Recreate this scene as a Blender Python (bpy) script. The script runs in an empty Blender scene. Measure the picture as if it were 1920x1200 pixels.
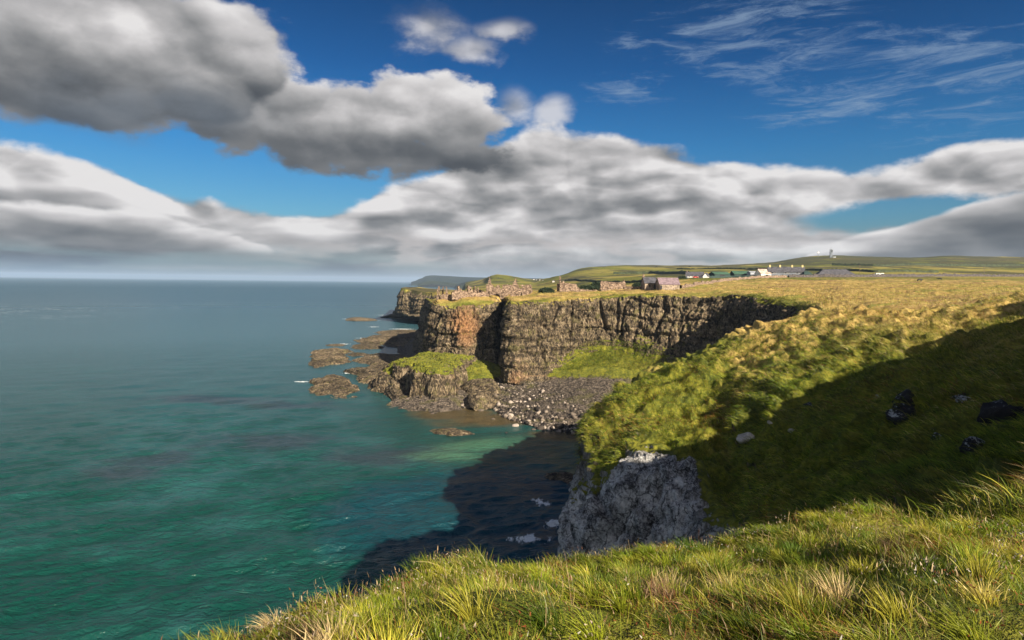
import bpy, math, random
import numpy as np
from mathutils import Vector, Matrix
from mathutils.bvhtree import BVHTree

scene = bpy.context.scene
COL = scene.collection
# ------------------------------------------------------------------ camera
F = 1200.0; H = 40.0; CX = 960.0; HY = 529.2; ROLL = 0.0124
cam_d = bpy.data.cameras.new('camera'); cam = bpy.data.objects.new('camera', cam_d); COL.objects.link(cam)
cam_d.sensor_width = 36; cam_d.lens = F/1920*36
cam_d.shift_y = -(600-HY)/1920; cam_d.clip_start = .1; cam_d.clip_end = 200000
c_, s_ = math.cos(ROLL), math.sin(ROLL)
cam.matrix_world = Matrix(((c_, -s_, 0, 0), (0, 0, -1, 0), (s_, c_, 0, H), (0, 0, 0, 1)))
scene.camera = cam
scene.view_settings.view_transform = 'Standard'; scene.view_settings.look = 'None'
scene.view_settings.gamma = 1; scene.view_settings.exposure = 1.2
EXPO = 2.2

def lev(px, py):
    dx = px-CX; dy = HY-py
    return (dx-ROLL*dy)/F, (dy+ROLL*dx)/F
def W(px, py, D):
    a, b = lev(px, py); return (a*D, D, H+b*D)
def WZ(px, py, z):
    a, b = lev(px, py); D = (z-H)/b; return (a*D, D, z)
def YH(px): return HY+ROLL*(px-CX)

# ------------------------------------------------------------------ sun
SA, SE = math.radians(36), math.radians(27.5)      # light travels SA left of straight ahead, down by SE
LD = Vector((-math.sin(SA)*math.cos(SE), math.cos(SA)*math.cos(SE), -math.sin(SE)))
sun_d = bpy.data.lights.new('sun', 'SUN'); sun_d.energy = 5.0; sun_d.angle = math.radians(.5); sun_d.color = (1, .86, .66)
sun = bpy.data.objects.new('sun', sun_d); COL.objects.link(sun)
sun.rotation_euler = LD.to_track_quat('-Z', 'Y').to_euler(); sun.location = (60, -80, 120)

# ------------------------------------------------------------------ node expression helper
class E:
    def __init__(s, nt, k): s.nt = nt; s.k = k
    def _m(s, op, *a, clamp=False):
        n = s.nt.nodes.new('ShaderNodeMath'); n.operation = op; n.use_clamp = clamp
        for i, v in enumerate((s,)+a):
            if isinstance(v, E): s.nt.links.new(v.k, n.inputs[i])
            else: n.inputs[i].default_value = v
        return E(s.nt, n.outputs[0])
    def __add__(s, o): return s._m('ADD', o)
    __radd__ = __add__
    def __sub__(s, o): return s._m('SUBTRACT', o)
    def __rsub__(s, o): return (s*-1)+o
    def __mul__(s, o): return s._m('MULTIPLY', o)
    __rmul__ = __mul__
    def __truediv__(s, o): return s._m('DIVIDE', o)
    def max(s, o): return s._m('MAXIMUM', o)
    def min(s, o): return s._m('MINIMUM', o)
    def abs(s): return s._m('ABSOLUTE')
    def pow(s, o): return s._m('POWER', o)
    def sqrt(s): return s._m('SQRT')
    def clamp(s): return s._m('ADD', 0.0, clamp=True)
    def ss(s, a, b, c=0., d=1., t='SMOOTHSTEP'):
        n = s.nt.nodes.new('ShaderNodeMapRange'); n.interpolation_type = t
        s.nt.links.new(s.k, n.inputs[0])
        for i, v in enumerate((a, b, c, d)): n.inputs[i+1].default_value = v
        return E(s.nt, n.outputs[0])
    def lin(s, a, b, c=0., d=1.): return s.ss(a, b, c, d, 'LINEAR')
    def ramp(s, stops, interp='LINEAR'):
        n = s.nt.nodes.new('ShaderNodeValToRGB'); cr = n.color_ramp; cr.interpolation = interp
        while len(cr.elements) < len(stops): cr.elements.new(.5)
        for e, (p, c) in zip(cr.elements, stops):
            e.position = p; e.color = (c[0], c[1], c[2], 1)
        s.nt.links.new(s.k, n.inputs[0]); return E(s.nt, n.outputs[0])
    def curve(s, pts):                     # x in 0..1
        n = s.nt.nodes.new('ShaderNodeFloatCurve'); c = n.mapping.curves[0]
        n.mapping.use_clip = False
        c.points[0].location = pts[0]; c.points[1].location = pts[-1]
        for p in pts[1:-1]: c.points.new(*p)
        n.mapping.update(); s.nt.links.new(s.k, n.inputs[1]); return E(s.nt, n.outputs[0])
class NT:
    def __init__(s, nt): s.nt = nt; nt.nodes.clear()
    def node(s, t, **kw):
        n = s.nt.nodes.new(t)
        for k, v in kw.items():
            if k.startswith('i_'):
                inp = n.inputs[int(k[2:])] if k[2:].isdigit() else n.inputs[k[2:]]
                if isinstance(v, E): s.nt.links.new(v.k, inp)
                else: inp.default_value = v
            else: setattr(n, k, v)
        return n
    def o(s, n, i=0): return E(s.nt, n.outputs[i])
    def noise(s, vec, scale, detail=4, rough=.55, lac=2., dist=0.):
        n = s.node('ShaderNodeTexNoise', i_Scale=scale, i_Detail=detail, i_Roughness=rough, i_Lacunarity=lac, i_Distortion=dist)
        s.nt.links.new(vec.k, n.inputs['Vector']); return s.o(n, 0)
    def noisec(s, vec, scale, detail=4, rough=.55):
        n = s.node('ShaderNodeTexNoise', i_Scale=scale, i_Detail=detail, i_Roughness=rough)
        s.nt.links.new(vec.k, n.inputs['Vector']); return s.o(n, 1)
    def voro(s, vec, scale, feature='F1', out=0, rnd=1.):
        n = s.node('ShaderNodeTexVoronoi', feature=feature); n.inputs['Scale'].default_value = scale
        n.inputs['Randomness'].default_value = rnd
        s.nt.links.new(vec.k, n.inputs['Vector']); return s.o(n, out)
    def mapv(s, vec, scale=(1, 1, 1), loc=(0, 0, 0), rot=(0, 0, 0)):
        return s.o(s.node('ShaderNodeMapping', i_0=vec, i_1=loc, i_2=rot, i_3=scale))
    def xyz(s, vec):
        n = s.node('ShaderNodeSeparateXYZ', i_0=vec); return [s.o(n, i) for i in range(3)]
    def comb(s, x, y, z): return s.o(s.node('ShaderNodeCombineXYZ', i_0=x, i_1=y, i_2=z))
    def vadd(s, a, b): return s.o(s.node('ShaderNodeVectorMath', operation='ADD', i_0=a, i_1=b))
    def vmul(s, a, f): return s.o(s.node('ShaderNodeVectorMath', operation='SCALE', i_0=a, i_Scale=f))
    def mix(s, f, a, b, mode='MIX'):
        n = s.node('ShaderNodeMix', data_type='RGBA', blend_type=mode)
        for i, v in ((0, f), (6, a), (7, b)):
            if isinstance(v, E): s.nt.links.new(v.k, n.inputs[i])
            elif isinstance(v, (tuple, list)): n.inputs[i].default_value = (*v[:3], 1)
            else: n.inputs[i].default_value = v
        return E(s.nt, n.outputs[2])
    def rgb(s, c): 
        n = s.node('ShaderNodeRGB'); n.outputs[0].default_value = (*c, 1); return s.o(n)
    def scale(s, col, f):                 # colour * scalar
        return s.o(s.node('ShaderNodeVectorMath', operation='SCALE', i_0=col, i_Scale=f))
    def attr(s, name, i=2): return s.o(s.node('ShaderNodeAttribute', attribute_name=name), i)

# ------------------------------------------------------------------ world: Nishita sky and procedural clouds
def azel(px, py):
    a, b = lev(px, py); return math.atan(a), math.atan(b*math.cos(math.atan(a)))
world = bpy.data.worlds.new('World'); scene.world = world; world.use_nodes = True
SKYG = .052
def build_world():
    t = NT(world.node_tree)
    d = t.o(t.node('ShaderNodeTexCoord'), 0)
    x, y, z = t.xyz(d)
    sky = t.node('ShaderNodeTexSky', sky_type='NISHITA', sun_disc=False)
    sky.sun_elevation = SE; sky.sun_rotation = math.pi-SA; sky.altitude = 50; sky.air_density = 1.3; sky.dust_density = .6; sky.ozone_density = 2.5
    az = x._m('ARCTAN2', y); el = z._m('ARCSINE')
    base = t.mix(1.0, t.o(sky), el.ramp([(0, (.60, .85, 1.1)), (.1, (.48, 1.05, 1.6)), (.20, (.24, .90, 1.6)), (.32, (.11, .56, 1.15)), (.44, (.08, .38, .78)), (1, (.1, .4, .9))]), 'MULTIPLY')
    base = t.scale(base, SKYG)
    sq = t.comb(x, y, z*1.7)
    n1 = t.noise(sq, 3.2, 4, .5); n2 = t.noise(t.vadd(sq, (7.3, 2.1, .4)), 11., 8, .6); n3 = t.noise(t.vadd(sq, (1.3, 5.1, 2.4)), 5., 3, .5)
    wv = t.vadd(sq, t.vmul(t.noisec(sq, 6., 4, .5), .07))
    def puff(vec, sc, det=1.):
        n = t.node('ShaderNodeTexVoronoi', feature='F1', normalize=True); n.inputs['Scale'].default_value = sc; n.inputs['Detail'].default_value = det
        n.inputs['Roughness'].default_value = .45; t.nt.links.new(vec.k, n.inputs['Vector']); return t.o(n, 0)
    def bil(vec, sc, det): return (t.noise(vec, sc, det, .5)-.5).abs()*-3.2+.75
    p0 = puff(wv, 8.); p1 = puff(t.vadd(wv, (.010, .0, .022)), 8.)
    pb0 = bil(wv, 3.4, 2); pb1 = bil(t.vadd(wv, (.02, .0, .045)), 3.4, 2)
    lob = (p1-p0)*2.2+(pb1-pb0)*.9               # lit side of each billow
    wl = t.comb(x*.9, y*.9, z*3.6)
    wl = t.vadd(wl, t.vmul(t.noisec(sq, 5., 3, .5), .12))
    q0 = bil(wl, 4.2, 3); q1 = bil(t.vadd(wl, (.01, 0, .06)), 4.2, 3); lobl = (q1-q0)*.8
    st = t.comb(x, y, z*9.); s1 = t.noise(st, 2.2, 7, .6)
    n4 = t.noise(t.comb(x, y, z*3.6), 3.6, 5, .55)
    pf = (p0*-1+.5); pfb = (pb0*-1+.5)
    def tone(v): return v.ramp([(0, (.070, .078, .090)), (.2, (.125, .132, .142)), (.42, (.225, .228, .234)), (.64, (.375, .370, .372)), (.82, (.55, .535, .535)), (1, (.76, .74, .735))])
    col = base
    def over(col, alpha, c): return t.mix(alpha, col, c)
    A = az + (n3-.5)*.07; B = el + (n1-.5)*.06 + (n2-.5)*.035
    def ell(px, py, rx, ry, a=None, b=None):
        a0, e0 = azel(px, py); a = A if a is None else a; b = B if b is None else b
        da = (a-a0)/(rx/F); db = (b-e0)/(ry/F)
        return (da*da+db*db).sqrt()*-1+1.
    def edge(pts, a, rng=1.6):
        q = []
        for px, py in pts:
            aa, ee = azel(px, py); q.append((aa/rng+.5, ee))
        return (a/rng+.5).curve(q)
    # cirrus wisps, upper right
    cw = t.mapv(d, (1.5, 1.5, 8.), (0, 0, 0), (0, math.radians(14), 0))
    wvc = t.noisec(cw, 2.5, 3, .5)
    ci = t.noise(t.vadd(cw, t.vmul(wvc, .6)), 5., 9, .72)
    m = ell(1420, 70, 300, 100).max(ell(1760, 160, 330, 120)).max(ell(1180, 165, 120, 42)).max(ell(1600, 215, 240, 44))
    ca = (ci-.5+m.ss(-.4, .8, -.17, .10)).ss(0, .26)*m.ss(-.35, .5)
    col = over(col, ca*.62, (.26, .36, .50))
    # haze bank near the horizon
    hc = az.ss(-.75, .15).ramp([(0, (.11, .19, .29)), (.55, (.20, .255, .31)), (1, (.30, .315, .34))])
    col = over(col, el.ss(.0, .10, 1, 0)*.6, hc)
    # main bank
    eg = edge([(-300, 250), (0, 262), (110, 272), (210, 305), (330, 345), (450, 368), (560, 388), (640, 385), (700, 350), (800, 320), (880, 285), (960, 262), (1010, 240), (1150, 242), (1230, 262), (1330, 288), (1440, 298), (1540, 298), (1620, 300), (1720, 280), (1800, 255), (1890, 240), (2000, 250), (2300, 280)], az+(n3-.5)*.05)
    dep = eg-el+pf*.045+(n2-.5)*.04+pfb*.03-.012
    gap = ell(1745, 402, 200, 26, az + (n3-.5)*.10, el + (n2-.5)*.04+(n1-.5)*.03)
    al = dep.ss(0., .013)*gap.ss(-.15, .3, 1, 0)
    left = az.ss(-.30, -.12, 1, 0)
    vb_ = dep.ss(0, .05, .92, .66)
    vl_ = dep.ss(.0, .012, .85, 1.)*dep.ss(.015, .085, .95, .30)
    v = t.o(t.node('ShaderNodeMix', data_type='FLOAT', i_0=left, i_2=vb_, i_3=vl_), 0)
    v = v + lob*el.ss(.05, .15, .2, 1.1) + lobl*el.ss(.01, .08, .6, 1.)*el.ss(.12, .2, .9, .4) + (n4-.5)*.6 + (n2-.5)*.8 + (s1-.5)*el.ss(.02, .12, 1.0, 0)
    c = tone(v.clamp())
    c = t.mix(el.ss(.0, .04, .75, 0), c, hc)
    thin = (s1*.9+n4*.35).ss(.55, .68)*el.ss(.015, .06, 1, 0)
    col = over(col, al*(1-thin*.8), c)
    # bright second ridge on the left
    eg2 = edge([(-300, 380), (0, 386), (100, 392), (190, 398), (280, 396), (400, 420), (470, 446), (540, 490), (700, 600), (2300, 620)], A)
    dp2 = eg2-el+pf*.02+(n2-.5)*.022+(q0*-1+.4)*.02
    v2 = dp2.ss(.004, .05, .98, .30) + lobl*1.0+lob*.3+(n4-.5)*.5
    col = over(col, dp2.ss(0, .008)*el.ss(.030, .055), tone(v2.clamp()))
    # scattered lit lumps low in the bank
    lm = ((q0-.5)*1.0+(n4-.5)*1.2+(s1-.5)).ss(.05, .25)*el.ss(.018, .032)*el.ss(.055, .085, 1, 0)*az.ss(-.5, -.15)*az.ss(.35, .5, 1, 0)
    col = over(col, lm*.55, (.62, .57, .55))
    # lower right bank with a bright rim
    eg3 = edge([(-300, 600), (1300, 600), (1480, 505), (1560, 462), (1650, 434), (1760, 404), (1850, 376), (1920, 358), (2300, 330)], az+(n3-.5)*.05)
    dp3 = eg3-el+pf*.018+(n2-.5)*.018+(n1-.5)*.02
    v3 = dp3.ss(0, .014, .95, .76)*dp3.ss(.008, .055, 1, .16) + lob*.5 + lobl*.5+ el.ss(.015, .045, .22, 0)+(n4-.5)*.3
    c3 = t.mix(el.ss(.0, .05, .6, 0), tone(v3.clamp()), (.21, .25, .30))
    col = over(col, dp3.ss(0, .007), c3)
    def cumulus(col, blobs, top, bot, soft, amp, lit, k=1.):
        Aq = az + (n3-.5)*.10*amp; Bq = el + (n1-.5)*.08*amp
        f = None
        for b in blobs:
            e = ell(*b, Aq, Bq)*(min(b[2], b[3])/100.); f = e if f is None else f._m('SMOOTH_MAX', e, .12)
        te = azel(b[0], top)[1]; be = azel(b[0], bot)[1]
        f = f + (pf*.65+(n2-.5)*1.0+pfb*.3)*amp-.08
        hgt = (el+(n3-.5)*.05+(n2-.5)*.02).ss(be, te, lit[1], lit[0])
        v = hgt+f.ss(0, .3, .14, 0)+lob*(k*.62)+(n4-.5)*.2+(n2-.5)*.55
        return over(col, f.ss(0, soft), tone(v.clamp()))
    col = cumulus(col, [(455, 245, 160, 40), (600, 232, 280, 75), (810, 215, 130, 85), (700, 285, 260, 48)], 160, 325, .17, .9, (.92, .10))
    col = cumulus(col, [(60, 40, 360, 130), (300, 85, 210, 95), (420, 130, 120, 90), (250, 180, 260, 45)], 10, 220, .24, .9, (.72, .14))
    col = over(col, ell(300, 205, 210, 60).ss(-.1, .7)*(n2+(.5-p0)*.5).ss(.4, .75)*.5, (.15, .18, .22))
    w = ell(800, 50, 90, 45).max(ell(880, 85, 70, 28)).max(ell(945, 55, 60, 20)).max(ell(1045, 192, 42, 34)).max(ell(965, 190, 50, 40))
    wa = (w*.75 + (n2-.5)*1.6+pf*.5-.05).ss(0, .8)
    col = over(col, wa*.72, tone((lob*1.2+.68+(n2-.5)*.5).clamp()))
    # bright broken cumulus added behind the camera to lift the shaded ground
    bk = (pfb*1.2+(n1-.5)*2.+.35).ss(.1, .35)*y.ss(-.25, -.02, 1, 0)*z.ss(0, .05)
    col = over(col, bk, tone((lob+.85).clamp()))
    hs = el.ss(.004, .010)*el.ss(.012, .022, 1, 0)*(s1).ss(.45, .62)*az.ss(-.8, -.2, .2, 1)
    col = over(col, hs*.6, (.52, .49, .49))
    bg = t.node('ShaderNodeBackground', i_0=t.scale(col, 10./EXPO), i_1=.1)
    out = t.node('ShaderNodeOutputWorld'); t.nt.links.new(bg.outputs[0], out.inputs[0])
build_world()
# ------------------------------------------------------------------ numpy noise
def _grad(seed):
    r = np.random.RandomState(seed); g = r.normal(size=(256, 3)); g /= np.linalg.norm(g, axis=1)[:, None]
    return r.permutation(256), g
_G = {}
def pn(P, seed=0):
    if seed not in _G: _G[seed] = _grad(seed)
    perm, g = _G[seed]
    i = np.floor(P).astype(np.int64); f = P-i; u = f*f*f*(f*(f*6-15)+10)
    out = np.zeros(len(P))
    for dx in (0, 1):
        wx = u[:, 0] if dx else 1-u[:, 0]
        for dy in (0, 1):
            wy = u[:, 1] if dy else 1-u[:, 1]
            for dz in (0, 1):
                wz = u[:, 2] if dz else 1-u[:, 2]
                h = perm[(perm[(perm[(i[:, 0]+dx) & 255]+i[:, 1]+dy) & 255]+i[:, 2]+dz) & 255]
                gg = g[h]
                out += wx*wy*wz*(gg[:, 0]*(f[:, 0]-dx)+gg[:, 1]*(f[:, 1]-dy)+gg[:, 2]*(f[:, 2]-dz))
    return out*1.6
def fbm(P, sc, oct=4, seed=0, rough=.5):
    a = 1.; o = np.zeros(len(P)); s = 0; Q = P*np.asarray(sc)
    for k in range(oct):
        o += a*pn(Q+k*17.3, seed+k); s += a; a *= rough; Q = Q*2.03
    return o/s
def ridged(P, sc, oct=3, seed=0, rough=.5):
    a = 1.; o = np.zeros(len(P)); s = 0; Q = P*np.asarray(sc)
    for k in range(oct):
        o += a*(1-2*np.abs(pn(Q+k*9.1, seed+k))); s += a; a *= rough; Q = Q*2.1
    return o/s
def sst(x, a, b):
    t = np.clip((x-a)/(b-a), 0, 1); return t*t*(3-2*t)

# ------------------------------------------------------------------ mesh helpers
def tag(o, label=None, cat=None, group=None, kind=None):
    if label: o['label'] = label
    if cat: o['category'] = cat
    if group: o['group'] = group
    if kind: o['kind'] = kind
    return o
def mk(name, V, Fc, mat, parent=None, smooth=False, **attrs):
    me = bpy.data.meshes.new(name)
    V = np.asarray(V, dtype=np.float32)
    if isinstance(Fc, np.ndarray):
        n = Fc.shape[1]; me.vertices.add(len(V)); me.vertices.foreach_set('co', V.ravel())
        me.loops.add(Fc.size); me.loops.foreach_set('vertex_index', Fc.astype(np.int32).ravel())
        me.polygons.add(len(Fc)); me.polygons.foreach_set('loop_start', np.arange(0, Fc.size, n, dtype=np.int32))
        me.update(calc_edges=True); me.validate()
    else:
        me.from_pydata([tuple(map(float, v)) for v in V], [], Fc)
    if smooth: me.polygons.foreach_set('use_smooth', np.ones(len(me.polygons), dtype=bool))
    for k, a in attrs.items():
        a = np.asarray(a, dtype=np.float32)
        if a.ndim == 1:
            at = me.attributes.new(k, 'FLOAT', 'POINT'); at.data.foreach_set('value', a)
        else:
            at = me.attributes.new(k, 'FLOAT_COLOR', 'POINT')
            b = np.ones((len(a), 4), dtype=np.float32); b[:, :a.shape[1]] = a; at.data.foreach_set('color', b.ravel())
    me.update()
    o = bpy.data.objects.new(name, me); COL.objects.link(o)
    if mat: me.materials.append(mat)
    if parent: o.parent = parent
    return o
def empty(name, loc, rz=0.):
    o = bpy.data.objects.new(name, None); COL.objects.link(o); o.location = loc; o.rotation_euler = (0, 0, rz)
    o.empty_display_size = .2; return o
def gridf(nu, nv):
    a = np.arange(nu*nv).reshape(nu, nv)
    return np.stack([a[:-1, :-1], a[1:, :-1], a[1:, 1:], a[:-1, 1:]], -1).reshape(-1, 4)
def pchip(t, y, tq):
    # monotone cubic interpolation along axis 0
    y = np.asarray(y, float); h = np.diff(t); d = np.diff(y, axis=0)/h[:, None]
    m = np.zeros_like(y); m[0] = d[0]; m[-1] = d[-1]
    if len(t) > 2:
        w1 = (2*h[1:]+h[:-1])[:, None]; w2 = (h[1:]+2*h[:-1])[:, None]
        with np.errstate(divide='ignore', invalid='ignore'):
            hm = (w1+w2)/(w1/d[:-1]+w2/d[1:])
        m[1:-1] = np.where(d[:-1]*d[1:] > 0, hm, 0)
    i = np.clip(np.searchsorted(t, tq, 'right')-1, 0, len(t)-2)
    s = ((tq-t[i])/h[i])[:, None]; hh = h[i][:, None]
    return (y[i]*(1+2*s)*(1-s)**2 + m[i]*hh*s*(1-s)**2 + y[i+1]*s*s*(3-2*s) + m[i+1]*hh*s*s*(s-1))
def loft(st, us, vs):
    st = np.asarray(st, float); S, K, C = st.shape
    tv = np.concatenate([np.linspace(k, k+1, n, endpoint=False) for k, n in enumerate(vs)]+[[K-1]])
    tu = np.concatenate([np.linspace(k, k+1, n, endpoint=False) for k, n in enumerate(us)]+[[S-1]])
    rows = np.stack([pchip(np.arange(K), st[s], tv) for s in range(S)])       # S,nv,C
    nv = len(tv)
    g = pchip(np.arange(S), rows.reshape(S, nv*C), tu).reshape(len(tu), nv, C)
    return g, tu, tv
def gnorm(g):
    du = np.gradient(g[..., :3], axis=0); dv = np.gradient(g[..., :3], axis=1)
    n = np.cross(du, dv); l = np.linalg.norm(n, axis=-1, keepdims=True); return n/np.maximum(l, 1e-9)
def rockdisp(P, N, rock, seed=0, s=1.):
    "outward rock displacement: buttresses, gullies, basalt columns, ledges and rubble"
    a = fbm(P, (.05/s, .05/s, .02/s), 3, seed)*3.4*s
    g = np.abs(fbm(P, (.075/s, .075/s, .012/s), 2, seed+3)); a -= np.exp(-(g/.07)**2)*2.0*s
    zz = P[:, 2]/(6.5*s)+fbm(P, .03/s, 2, seed+20)*1.3; fr = zz % 1; lay = np.floor(zz)
    a += (sst(fr, .0, .16)-fr)*1.25*s                                   # stepped lava flows
    Q = P.copy(); Q[:, 0] += lay*31.7
    a += ridged(Q, (.22/s, .22/s, .04/s), 2, seed+5)*1.2*s
    a += ridged(Q, (.62/s, .62/s, .10/s), 3, seed+9)*1.05*s*sst(fr, .05, .3)
    a += fbm(P, (.9/s, .9/s, 1.0/s), 4, seed+15)*1.0*s
    return a*rock

# ------------------------------------------------------------------ materials
def material(name, fn):
    m = bpy.data.materials.new(name); m.use_nodes = True; t = NT(m.node_tree)
    b = t.node('ShaderNodeBsdfPrincipled'); o = t.node('ShaderNodeOutputMaterial')
    t.nt.links.new(b.outputs[0], o.inputs[0])
    b.inputs['Specular IOR Level'].default_value = .25
    def setp(k, v):
        if isinstance(v, E): t.nt.links.new(v.k, b.inputs[k])
        else: b.inputs[k].default_value = (*v, 1) if isinstance(v, tuple) else v
    def bump(h, dist, strength=1.):
        n = t.node('ShaderNodeBump', i_Strength=strength, i_Distance=dist); t.nt.links.new(h.k, n.inputs['Height'])
        t.nt.links.new(n.outputs[0], b.inputs['Normal'])
    t.P = t.o(t.node('ShaderNodeNewGeometry'), 0); t.N = t.o(t.node('ShaderNodeNewGeometry'), 1)
    t.OBJ = t.o(t.node('ShaderNodeTexCoord'), 3); t.RND = t.o(t.node('ShaderNodeObjectInfo'), 5)
    fn(t, setp, bump); return m

def grasscol(t, P, dry, heath=None):
    a = t.noise(P, .35, 5, .6); b = t.noise(P, 1.9, 4, .6); c = t.noise(P, .06, 3, .5)
    g = (a*.5+b*.6-.05).ramp([(.3, (.03, .045, .008)), (.45, (.085, .10, .012)), (.58, (.17, .17, .018)), (.75, (.30, .26, .045))])
    d = (a*.5+b*.6-.05).ramp([(.3, (.12, .075, .025)), (.45, (.29, .20, .06)), (.6, (.48, .35, .12)), (.78, (.62, .48, .22))])
    k = (dry+(c-.5)*1.2+(a-.5)*.6).ss(.3, .75)
    px, py, pz = t.xyz(P)
    sc = t.noise(t.mapv(P, (.016, .010, .03)), 1., 6, .62); far = py.ss(380, 560)
    fs = t.noise(t.mapv(P, (.016, .075, .05), rot=(0, 0, .12)), 1., 5, .65); fm = py.ss(100, 150)*py.ss(480, 560, 1, 0)
    d = t.mix(fs.ss(.54, .62)*fm*.75, d, (.17, .10, .055)); d = t.mix(fs.ss(.37, .46, 1, 0)*fm*.8, d, (.17, .19, .03))
    scr = (sc+pz.lin(66, 95, 0, .34)*t.noise(t.mapv(P, (.006, .02, .05)), 1., 4, .6).ss(.36, .5)).ss(.49, .57)*far
    out = t.mix(k, g, d)
    out = t.mix(t.noise(t.mapv(P, (.004, .007, .01)), 1., 2).ss(.45, .6)*far*.6, out, (.34, .27, .07))
    return t.mix(scr*.85, out, (.045, .045, .02)), a, b
def m_coast(t, sp, bump):
    P = t.P; ctl = t.o(t.node('ShaderNodeAttribute', attribute_name='ctl'), 0); gr, dry, org = t.xyz(ctl)
    peb = t.attr('peb'); lich = t.attr('lich')
    nz = t.xyz(t.N)[2]
    gc, a, b = grasscol(t, P, dry)
    st = t.mapv(P, (1, 1, .38)); s1 = t.noise(st, .6, 7, .7); s2 = t.noise(t.mapv(P, (1, 1, .45)), 2.2, 4, .7)
    lay = t.noise(t.mapv(P, (.06, .06, 1)), .75, 4, .6)
    rk = (s1*.75+s2*.8+(lay-.5)*.3-.275).ramp([(.32, (.006, .005, .004)), (.43, (.034, .027, .019)), (.51, (.10, .077, .050)), (.60, (.22, .17, .11)), (.75, (.48, .40, .30))])
    rk = t.mix((lay+org*.4).ss(.60, .8)*.3, rk, (.25, .13, .065))
    rk = t.mix((org*.8+(s1-.5)*1.6-.2).clamp(), rk, t.mix(s2.ss(.3, .7), (.07, .03, .015), (.52, .27, .12)))
    # lichened pale rock of the near headland
    v = t.voro(P, 2.6, 'DISTANCE_TO_EDGE'); sp1 = t.noise(P, 3.2, 8, .85); sp2 = t.noise(t.mapv(P, (1, 1, 1), rot=(.5, .9, 0)), .5, 5, .65)
    li = (sp1*1.5+sp2*1.1-.78).ramp([(.28, (.03, .03, .032)), (.40, (.11, .112, .118)), (.51, (.36, .365, .375)), (.64, (.64, .645, .65)), (.84, (.82, .82, .81))])
    rk = t.mix((a*.6+s1*.5).ss(.56, .68)*.55, rk, (.085, .085, .018))
    cw = t.vadd(P, t.vmul(t.noisec(P, .5, 3, .5), 2.2)); ck = t.voro(t.mapv(cw, (.55, .55, .28), rot=(.2, .5, 0)), 1., 'DISTANCE_TO_EDGE')
    li = t.mix(ck.ss(0, .035, .85, 0), li, (.02, .02, .022)); li = t.mix(t.noise(t.mapv(P, (.6, .6, .12), rot=(0, .5, 0)), 1., 5, .6).ss(.52, .66)*.6, li, (.10, .095, .085))
    rk = t.mix(lich, rk, li)
    pv = t.voro(P, 1.5, 'F1', 1); pe = t.voro(P, 1.5, 'DISTANCE_TO_EDGE')
    pbw = t.xyz(pv)[0]
    pc = t.mix(pbw, (.03, .025, .021), (.22, .18, .145)); pc = t.mix(pe.ss(0, .12, .75, 0), pc, (.015, .013, .012))
    pc = t.mix((t.noise(P, .13, 3)).ss(.5, .62)*.35, pc, (.12, .12, .02))
    rk = t.mix(peb.ss(.35, .65), rk, pc)
    gm = (gr + (a-.5)*.8 + (b-.5)*.4 + (nz-.55)*gr.ss(.15, .4)*.9).ss(.44, .58)
    sp('Base Color', t.mix(gm, rk, gc)); sp('Roughness', .9)
    hb = t.noise(t.mapv(P, (1, 1, .5)), 1.3, 7, .7)
    bump((hb*1.0+s2*.5)*gm.lin(0, 1, 1., .45), .9, 1.)
MCOAST = material('coast', m_coast)
# ------------------------------------------------------------------ land: knots of each cross-section, sea to hills
#             grass dry  orange peb
KC = [(0, 0, 0, 1), (0, 0, 0, 1), (.05, 0, 0, 1), (.15, .2, 0, 0), (.05, .3, 0, 0), (.05, .3, 0, 0), (.55, .5, 0, 0), (1, .8, 0, 0), (1, .95, 0, 0), (1, .8, 0, 0), (1, .2, 0, 0), (1, .1, 0, 0), (1, .0, 0, 0), (1, 0, 0, 0)]
def stn(pts, ov={}):
    r = []
    for k, p in enumerate(pts):
        if len(p) == 4: xyz = WZ(p[0], p[1], p[2])          # (px, py, z, 'z')
        elif p[1] > 2500 or p[0] > 5000: xyz = None
        else: xyz = p
        c = list(KC[k]); c[:len(ov.get(k, ()))] = ov.get(k, ())
        r.append((*xyz, *c))
    return r
def col(px, sh, be, ba, c1, c2, top, lip, k8, k9, k10, k11, k12, ov={}, w=0):
    """column station: sh = shoreline py, be=(py,z), others (py,D) or (py,D,dpx)"""
    def w_(q): return W(px+(q[2] if len(q) > 2 else 0), q[0], q[1])
    pts = [WZ(px, sh+22, -4), WZ(px, sh, -.1), WZ(px, be[0], be[1])]+[w_(q) for q in (ba, c1, c2, top, lip, k8, k9, k10, k11, k12)]
    e = pts[-1]; pts.append((e[0]*1.5, e[1]*1.6, max(e[2]-45, -4) if e[2] > 20 else -4))
    return [(*p, *(list(ov[k])+list(KC[k][len(ov[k]):]) if k in ov else KC[k])) for k, p in enumerate(pts)]
def raw(pts, ov={}):
    return [(*p, *(list(ov[k])+list(KC[k][len(ov[k]):]) if k in ov else KC[k])) for k, p in enumerate(pts)]
OR = (.05, .3, .7)
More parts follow.
